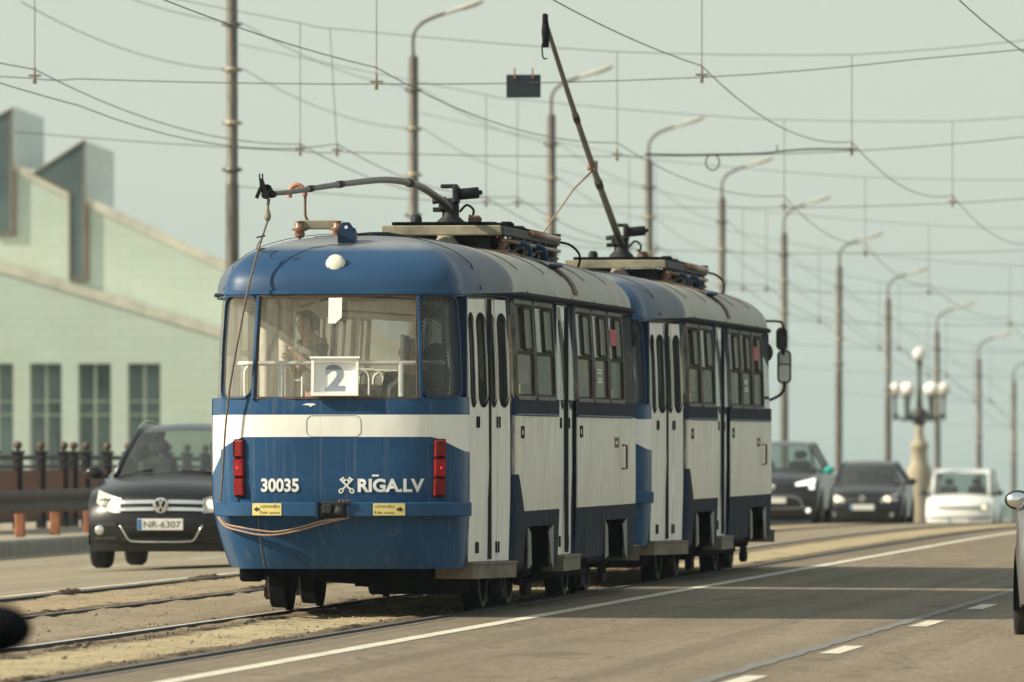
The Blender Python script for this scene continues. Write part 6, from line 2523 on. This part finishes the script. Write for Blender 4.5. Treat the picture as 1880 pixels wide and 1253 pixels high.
    b.tube([(.37 + .17 * math.cos(6.2832 * k / n), prof[kw0][0] + .52 + .06 * math.sin(6.2832 * k / n), zb + .04 + .16 * math.sin(6.2832 * k / n)) for k in range(n + 1)], .014, 6, cap=False)
    b.build('steering_wheel', M['black_rubber'], root)
    # ---- mirrors
    for s in (1, -1):
        b = MB()
        ym_ = prof[kw0][0] + .30
        b.ball((s * (W + .10), ym_, zb + .07), .125 if mirror_h > .75 else .105, 14, 9, 0, (1.0, .55, mirror_h))
        b.box((s * (W - .01), ym_ + .01, zb + .03), (.12, .06, .05))
        mb_ = b
        b.build('side_mirror', M['aqua'] if label.startswith('dark grey') and s > 0 else (M['car_plastic'] if kind == 'van' else (mcap or paint)), root)
        b = MB()
        b.lathe([(0, .002), (.070, 0.0), (.078, -.02), (.0, -.02)], (0, 0, 0), 'Y', 18)
        b.v = [(s * (W + .10) + v[0] * 1.12, ym_ + .062 + v[1], zb + .07 + v[2] * .78) for v in b.v]
        b.build('mirror_glass', M['undercarriage'] if mirror_h > .75 else M['mirror'], root, fixn=True)

    def fp(name, xs, zt, zbm, mat, off=0.008, parent=root, rear=False):
        b = MB()
        f = front
        rows = [[f(x, zbm(x), -.004) for x in xs], [f(x, zbm(x), off) for x in xs], [f(x, zt(x), off) for x in xs], [f(x, zt(x), -.004) for x in xs]]
        b.grid(rows, 0, False)
        for e in (0, -1):
            b.add([rw[e] for rw in rows], [(0, 1, 2, 3)])
        return b.build(name, mat, parent)
    return root, fp, front, Mp


def lin(x0, z0, x1, z1):
    return lambda x: z0 + (z1 - z0) * (x - x0) / (x1 - x0)


def rng(a, b_, n=8):
    return [a + (b_ - a) * i / n for i in range(n + 1)]


def plate(fp, front, x0, x1, z0, z1, root, text=None, off=0.03):
    b = MB()
    y = min(front(x0, z0).y, front(x1, z0).y, front(0, z0).y) - off
    b.bbox(((x0 + x1) / 2, y, (z0 + z1) / 2), (x1 - x0, .014, z1 - z0), .004)
    p = b.build('number_plate', M['plate'], root)
    b = MB()
    b.box((x0 + .025, y - .008, (z0 + z1) / 2), (.045, .004, z1 - z0 - .01))
    b.build('plate_band', M['plate_blue'], p)
    if text:
        text_obj('plate_text', text, M['black_ink'], p, lambda X, Z, o: Vector((X, y - .0075 - o, Z)), (x1 - x0) * .80, (z1 - z0) * .58, x0 + .075, z0 + (z1 - z0) * .21, bold=0.0, off=.002)
    return p


def emblem(front, x, z, r, root, vw=False, mat='chrome'):
    b = MB()
    y = front(x, z).y - .035
    n = 20
    for ri, ro, o in ((r * .80, r, 0), ):
        b.add([(x + ro * math.cos(6.2832 * k / n), y, z + ro * math.sin(6.2832 * k / n)) for k in range(n)] + [(x + ri * math.cos(6.2832 * k / n), y - .004, z + ri * math.sin(6.2832 * k / n)) for k in range(n)],
              [(k, (k + 1) % n, n + (k + 1) % n, n + k) for k in range(n)])
    if vw:
        def bar(p, q, wd):
            p, q = Vector((x + p[0] * r, y - .003, z + p[1] * r)), Vector((x + q[0] * r, y - .003, z + q[1] * r))
            b.tube([p, q], wd * r, 4, smooth=False)
        for s in (1, -1):
            bar((s * .30, .78), (0, .10), .10)
            bar((s * .82, .35), (s * .36, -.72), .10)
            bar((s * .36, -.72), (0, -.02), .10)
    e = b.build('emblem', M[mat], root)
    b = MB()
    b.lathe([(0, 0), (r * .99, 0), (r * .99, .025), (0, .025)], (0, 0, 0), 'Y', 20)
    b.v = [(v[0] + x, y + .004 + v[1], v[2] + z) for v in b.v]
    b.build('emblem_disc', M['car_plastic'] if vw else M['chrome'], e)


def disc(name, c, r, mat, root, dy=.02):
    b = MB()
    b.lathe([(0, -dy), (r * .7, -dy * .9), (r, -dy * .2), (r, .02)], c, 'Y', 16)
    return b.build(name, mat, root)


# ---------------- black oncoming SUV on the left
dV = 104.3
pV = at(295, 960, dV)
root, fp, front, Mp = make_car('suv', M['car_black'], (pV.x, pV.y, zg(pV.x, pV.y + 1)), 'black oncoming off-road car with plate NR 6307 partly hidden by the rear tram')
fp('grille', rng(-.50, .50), lambda x: .815 - .06 * x * x, lambda x: .645, M['car_plastic'], .006)
for z0, z1 in ((.748, .792), (.668, .708)):
    for s in (1, -1):
        xs = rng(.08, .49, 5) if s > 0 else rng(-.49, -.08, 5)
        fp('grille_bar', xs, lambda x, z1=z1: z1 - .05 * x * x, lambda x, z0=z0: z0 - .03 * x * x, M['chrome'], .022)
emblem(front, 0, .727, .088, root, True)
for s in (1, -1):
    xs = rng(.47, .775, 6) if s > 0 else rng(-.775, -.47, 6)
    hl = fp('headlight', xs, lambda x: .80 + .10 * (abs(x) - .47) / .3, lambda x: .64 + .20 * max(0, (abs(x) - .55) / .22) ** 1.5 * .55, M['lamp_glass'], .012)
    for q, rr, mt in ((.56, .055, 'lamp_on'), (.665, .045, 'lamp_glass')):
        c = front(s * q, .735)
        disc('lamp_bulb', (c.x, c.y - .012, c.z), rr, M[mt], hl)
    c = front(s * .72, .445)
    fp('fog_surround', rng(.52, .80, 5) if s > 0 else rng(-.80, -.52, 5), lambda x: .53, lambda x: .34, M['car_plastic'], .006)
    disc('fog_lamp', (c.x, c.y - .01, c.z), .058, M['chrome'], root)
fp('lower_grille', rng(-.46, .46), lambda x: .50, lambda x: .33, M['car_plastic'], .006)
b = MB()
pts = [(-.475, .50), (-.45, .46), (-.385, .345), (-.35, .318), (-.2, .312), (.2, .312), (.35, .318), (.385, .345), (.45, .46), (.475, .50)]
b.tube([front(x, z, .012) for x, z in pts], .0115, 6)
b.build('chrome_trim', M['chrome'], root)
for z in (.365, .40):
    fp('grille_slat', rng(-.37, .37), lambda x, z=z: z + .012, lambda x, z=z: z, M['gasket'], .012)
fp('front_lip', rng(-.80, .80, 10), lambda x: .285, lambda x: .205, M['car_plastic'], .012)
plate(fp, front, -.262, .262, .445, .575, root, 'NR-6307')
for s in (1, -1):
    b = MB()
    b.tube(catmull([(s * .56, 2.10, 1.60), (s * .57, 2.35, 1.655), (s * .57, 3.0, 1.69), (s * .56, 3.9, 1.62)], 5), .014, 6)
    b.build('roof_rail', M['alloy'], root)
    b = MB()
    b.tube([Mp(9, s * .75 - .15) + Vector((0, 0, .01)), Mp(9.12, s * .25 - .15) + Vector((0, -.01, .016))], .012, 5)
    b.build('wiper', M['black_rubber'], root)
b = MB()
b.cyl((0.1, 3.7, 1.62), (0.1, 3.8, 1.70), .012, 6)
b.build('roof_aerial', M['black_rubber'], root)
CAR_VW = root

# ---------------- dark SUV, black hatchback and white van further away
dS = 181.0
pS = at(1419, 930, dS)
root, fp, front, Mp = make_car('suv', M['car_dark'], (pS.x, pS.y, zg(pS.x, pS.y + 1)), 'dark grey oncoming off-road car with an aqua mirror cap right behind the front tram')
fp('grille', rng(-.50, .50), lambda x: .80, lambda x: .70, M['car_plastic'], .008)
emblem(front, 0, .76, .06, root)
for s in (1, -1):
    xs = rng(.44, .80, 6) if s > 0 else rng(-.80, -.44, 6)
    hl = fp('headlight', xs, lambda x: .84 + .10 * (abs(x) - .44) / .36, lambda x: .78 + .03 * (abs(x) - .44) / .36, M['lamp_white_on'], .014)
    fp('headlight_tail', rng(.70, .80, 3) if s > 0 else rng(-.80, -.70, 3), lambda x: .80, lambda x: .71, M['lamp_white_on'], .014, hl)
    c = front(s * .68, .30)
    disc('fog_lamp', (c.x, c.y - .01, c.z), .05, M['lamp_white_on'], root)
b = MB()
pts = [(-.62, .54), (-.40, .565), (.40, .565), (.52, .52), (.60, .36), (.40, .345), (-.40, .345), (-.60, .36)]
b.tube([front(x, z, .012) for x, z in pts], .028, 6)
b.build('skid_trim', M['alloy'], root)
fp('lower_grille', rng(-.50, .50), lambda x: .54, lambda x: .37, M['car_plastic'], .006)
plate(fp, front, -.262, .262, .44, .55, root)

dG = 199.0
pG = at(1583, 930, dG)
root, fp, front, Mp = make_car('hatch', M['car_black'], (pG.x, pG.y, zg(pG.x, pG.y + 1) - .06), 'black oncoming hatchback with lit round headlights, in front of the stone lamp column')
fp('grille', rng(-.42, .42), lambda x: .665 - .05 * x * x, lambda x: .58, M['car_plastic'], .006)
emblem(front, 0, .645, .07, root, True)
for s in (1, -1):
    xs = rng(.40, .76, 6) if s > 0 else rng(-.76, -.40, 6)
    hl = fp('headlight', xs, lambda x: .66 + .12 * (abs(x) - .40) / .36, lambda x: .56 + .05 * (abs(x) - .40) / .36, M['lamp_glass'], .012)
    c = front(s * .53, .63)
    disc('lamp_bulb', (c.x, c.y - .012, c.z), .075, M['lamp_on'], hl)
    c = front(s * .63, .30)
    disc('fog_lamp', (c.x, c.y - .01, c.z), .05, M['lamp_glass'], root)
fp('lower_grille', rng(-.70, .70), lambda x: .38, lambda x: .24, M['car_plastic'], .006)
plate(fp, front, -.262, .262, .40, .52, root)

dW = 243.0
pW = at(1760, 930, dW)
root, fp, front, Mp = make_car('van', M['car_white'], (pW.x, pW.y, zg(pW.x, pW.y + 1)), 'small white oncoming van right of the stone lamp column')
fp('grille', rng(-.55, .55), lambda x: .83, lambda x: .77, M['gasket'], .008)
for s in (1, -1):
    xs = rng(.50, .80, 6) if s > 0 else rng(-.80, -.50, 6)
    hl = fp('headlight', xs, lambda x: .86 + .06 * (abs(x) - .5) / .3, lambda x: .73 + .05 * (abs(x) - .5) / .3, M['lamp_glass'], .012)
    c = front(s * .66, .81)
    disc('lamp_bulb', (c.x, c.y - .012, c.z), .055, M['lamp_on'], hl)
fp('lower_bumper', rng(-.84, .84, 10), lambda x: .56, lambda x: .22, M['car_plastic'], .012)
plate(fp, front, -.262, .262, .40, .52, root)

# ---------------- silver hatchback leaving, at the right edge
root, fp, front, Mp = make_car('hatch', M['car_silver'], (-2.86, 71.35, zg(-2.86, 70) - .01), 'light grey car cut off by the right edge of the picture', rot=math.pi, mcap=M['car_plastic'])
# ---------------- black car nearest the camera, only its mirror reaches into the picture
root, fp, front, Mp = make_car('hatch', M['car_black'], (-5.77, 29.95, zg(-5.77, 29) + .0), 'black car of which only the blurred mirror shows at the lower left', rot=math.pi, mcap=M["undercarriage"], mirror_h=.80)
root.scale = (1, 1, 0.82)
# ================================================================== people behind the tram windows
def skin_body(name, nodes, mat, parent=None, sub=2):
    """nodes: key -> (parent key, position, rx, ry)"""
    keys = list(nodes)
    me = bpy.data.meshes.new(name)
    me.from_pydata([tuple(nodes[k][1]) for k in keys], [(keys.index(nodes[k][0]), i) for i, k in enumerate(keys) if nodes[k][0]], [])
    ob = bpy.data.objects.new(name + '_frame', me)
    COL.objects.link(ob)
    md = ob.modifiers.new('skin', 'SKIN')
    md.use_smooth_shade = True
    if not me.skin_vertices:
        bpy.context.view_layer.objects.active = ob
    for i, k in enumerate(keys):
        sv = me.skin_vertices[0].data[i]
        sv.radius = (nodes[k][2], nodes[k][3])
        sv.use_root = (i == 0)
    s2 = ob.modifiers.new('sub', 'SUBSURF')
    s2.levels = sub
    s2.render_levels = sub
    dg = bpy.context.evaluated_depsgraph_get()
    m2 = bpy.data.meshes.new_from_object(ob.evaluated_get(dg))
    bpy.data.objects.remove(ob)
    m2.materials.clear()
    m2.materials.append(mat)
    for p in m2.polygons:
        p.use_smooth = True
        p.material_index = 0
    o = bpy.data.objects.new(name, m2)
    COL.objects.link(o)
    if parent:
        o.parent = parent
    return o


def rot2(p, a):
    c, s = math.cos(a), math.sin(a)
    return Vector((p[0] * c - p[1] * s, p[0] * s + p[1] * c, p[2]))


def person(loc, yaw, label, shirt, sit=False, arms=None, lean=0.0, hair='hair_brown', longhair=False):
    """figure facing local -Y before yaw; loc = feet (standing) or the floor under the seat (sitting)"""
    hz_ = 0.50 if sit else 0.93           # hip height
    T = lambda x, y, z: (x, y - lean * max(0, z - hz_), z)
    N = {}
    N['pelvis'] = (None, T(0, 0, hz_), .145, .115)
    N['waist'] = ('pelvis', T(0, 0, hz_ + .17), .125, .10)
    N['chest'] = ('waist', T(0, .0, hz_ + .37), .155, .11)
    N['upper'] = ('chest', T(0, .01, hz_ + .48), .12, .085)
    N['neck'] = ('upper', T(0, .0, hz_ + .54), .058, .060)
    N['jaw'] = ('neck', T(0, -.025, hz_ + .595), .064, .078)
    N['head'] = ('jaw', T(0, -.01, hz_ + .68), .080, .100)
    N['crown'] = ('head', T(0, .0, hz_ + .745), .062, .078)
    N['nose'] = ('head', T(0, -.118, hz_ + .645), .012, .014)
    for s, n in ((1, 'l'), (-1, 'r')):
        N['ear' + n] = ('head', T(s * .088, .0, hz_ + .65), .012, .022)
        N['sho' + n] = ('upper', T(s * .165, .01, hz_ + .475), .062, .062)
        el, wr = arms[n] if arms else ((s * .24, -.02, hz_ + .19), (s * .20, -.22, hz_ + .12))
        el, wr = Vector(el), Vector(wr)
        N['elb' + n] = ('sho' + n, tuple(el), .043, .043)
        N['wri' + n] = ('elb' + n, tuple(wr), .027, .032)
        d = (wr - el).normalized()
        sd_ = d.cross(Vector((0, 0, 1))).normalized() if abs(d.z) < .9 else Vector((1, 0, 0))
        pm = wr + d * .075
        N['palm' + n] = ('wri' + n, tuple(pm), .034, .020)
        for q, (o, ln) in enumerate(((-.030, .070), (-.010, .080), (.010, .075), (.029, .058))):
            k1 = pm + d * (ln * .5) + sd_ * o
            k2 = pm + d * (ln * .85) + sd_ * o * 1.05 + Vector((0, -.012, -.015))
            N['f%d%s' % (q, n)] = ('palm' + n, tuple(k1), .0095, .0095)
            N['g%d%s' % (q, n)] = ('f%d%s' % (q, n), tuple(k2), .008, .008)
        th = wr + d * .035 - sd_ * (s * .045)
        N['th' + n] = ('wri' + n, tuple(th), .011, .011)
        N['tt' + n] = ('th' + n, tuple(th + d * .035 - sd_ * (s * .010)), .009, .009)
        if sit:
            N['hip' + n] = ('pelvis', (s * .10, -.04, hz_ - .01), .085, .085)
            N['kne' + n] = ('hip' + n, (s * .12, -.44, hz_ + .0), .058, .058)
            N['ank' + n] = ('kne' + n, (s * .12, -.42, .09), .038, .042)
        else:
            N['hip' + n] = ('pelvis', (s * .095, 0, hz_ - .08), .088, .09)
            N['kne' + n] = ('hip' + n, (s * .105, -.02, .49), .058, .060)
            N['ank' + n] = ('kne' + n, (s * .11, .02, .09), .038, .042)
        a_ = N['ank' + n][1]
        N['toe' + n] = ('ank' + n, (a_[0], a_[1] - .17, .035), .036, .028)
    for k in N:
        N[k] = (N[k][0], rot2(N[k][1], yaw), N[k][2], N[k][3])
    body = skin_body('person', N, M['skin'])
    body.location = loc
    tag(body, label, 'person')
    sub = lambda keys, g: {k: (N[k][0] if N[k][0] in keys else None, N[k][1], N[k][2] + g, N[k][3] + g) for k in keys}
    up = ['pelvis', 'waist', 'chest', 'upper', 'shol', 'shor', 'elbl', 'elbr', 'neck']
    S_ = sub(up, .016)
    S_['neck'] = ('upper', Vector(N['upper'][1]).lerp(Vector(N['neck'][1]), .45), .070, .068)
    for n in 'lr':                         # short sleeves end above the elbow
        e = Vector(N['sho' + n][1]).lerp(Vector(N['elb' + n][1]), .62)
        S_['elb' + n] = ('sho' + n, e, .062, .062)
    skin_body('shirt', S_, M[shirt], body)
    lo = ['pelvis', 'hipl', 'hipr', 'knel', 'kner', 'ankl', 'ankr']
    skin_body('trousers', sub(lo, .014), M['trousers'], body)
    b = MB()
    c = Vector(N['head'][1])
    f = rot2((0, 1, 0), yaw)
    rows = []
    for i in range(8):
        row = []
        for k in range(17):
            th = 2 * math.pi * k / 16
            phm = R(118 if longhair else 92) if math.cos(th) < .35 else R(50)
            ph = .02 + (phm - .02) * i / 7
            p = Vector((.099 * math.sin(ph) * math.sin(th), -.122 * math.sin(ph) * math.cos(th) + .006, .125 * math.cos(ph) - .012))
            row.append(c + rot2(p, yaw))
        rows.append(row)
    b.grid(rows, 0, True)
    b.build('hair', M[hair], body)
    for s in (1, -1):
        b = MB()
        b.ball(c + rot2((s * .033, -.096, -.02), yaw), .012, 8, 6)
        b.build('eye', M['board_white'], body)
    return body


def inside(x, y, z):
    return T1.location + Vector((x, y, z + G * y))


hz_ = 0.93
person(inside(-.28, 1.05, .90), R(-55), 'person standing behind the left part of the rear tram window, grey top, forearms raised', 'shirt_grey',
       arms={'l': ((.225, -.10, hz_ + .20), (.05, -.25, hz_ + .40)), 'r': ((-.225, -.10, hz_ + .18), (-.05, -.27, hz_ + .34))}, lean=0.16, longhair=True).scale = (.88, .88, .88)
person(inside(.40, 1.62, .90), R(172), 'seated person with cropped hair and black shirt seen from behind, right of the number board', 'shirt_black', sit=True)
person(inside(.66, 1.05, .86), R(165), 'seated person in dark clothes behind the patterned corner pane of the rear tram', 'shirt_black', sit=True)
# the driver of the black car
pv = CAR_VW.location
person(Vector((pv.x + .37, pv.y + 2.12, pv.z + .17)), R(0), 'driver of the black oncoming car behind its windscreen', 'shirt_grey', sit=True,
       arms={'l': ((.26, -.18, .72), (.14, -.42, .76)), 'r': ((-.26, -.18, .72), (-.14, -.42, .76))})
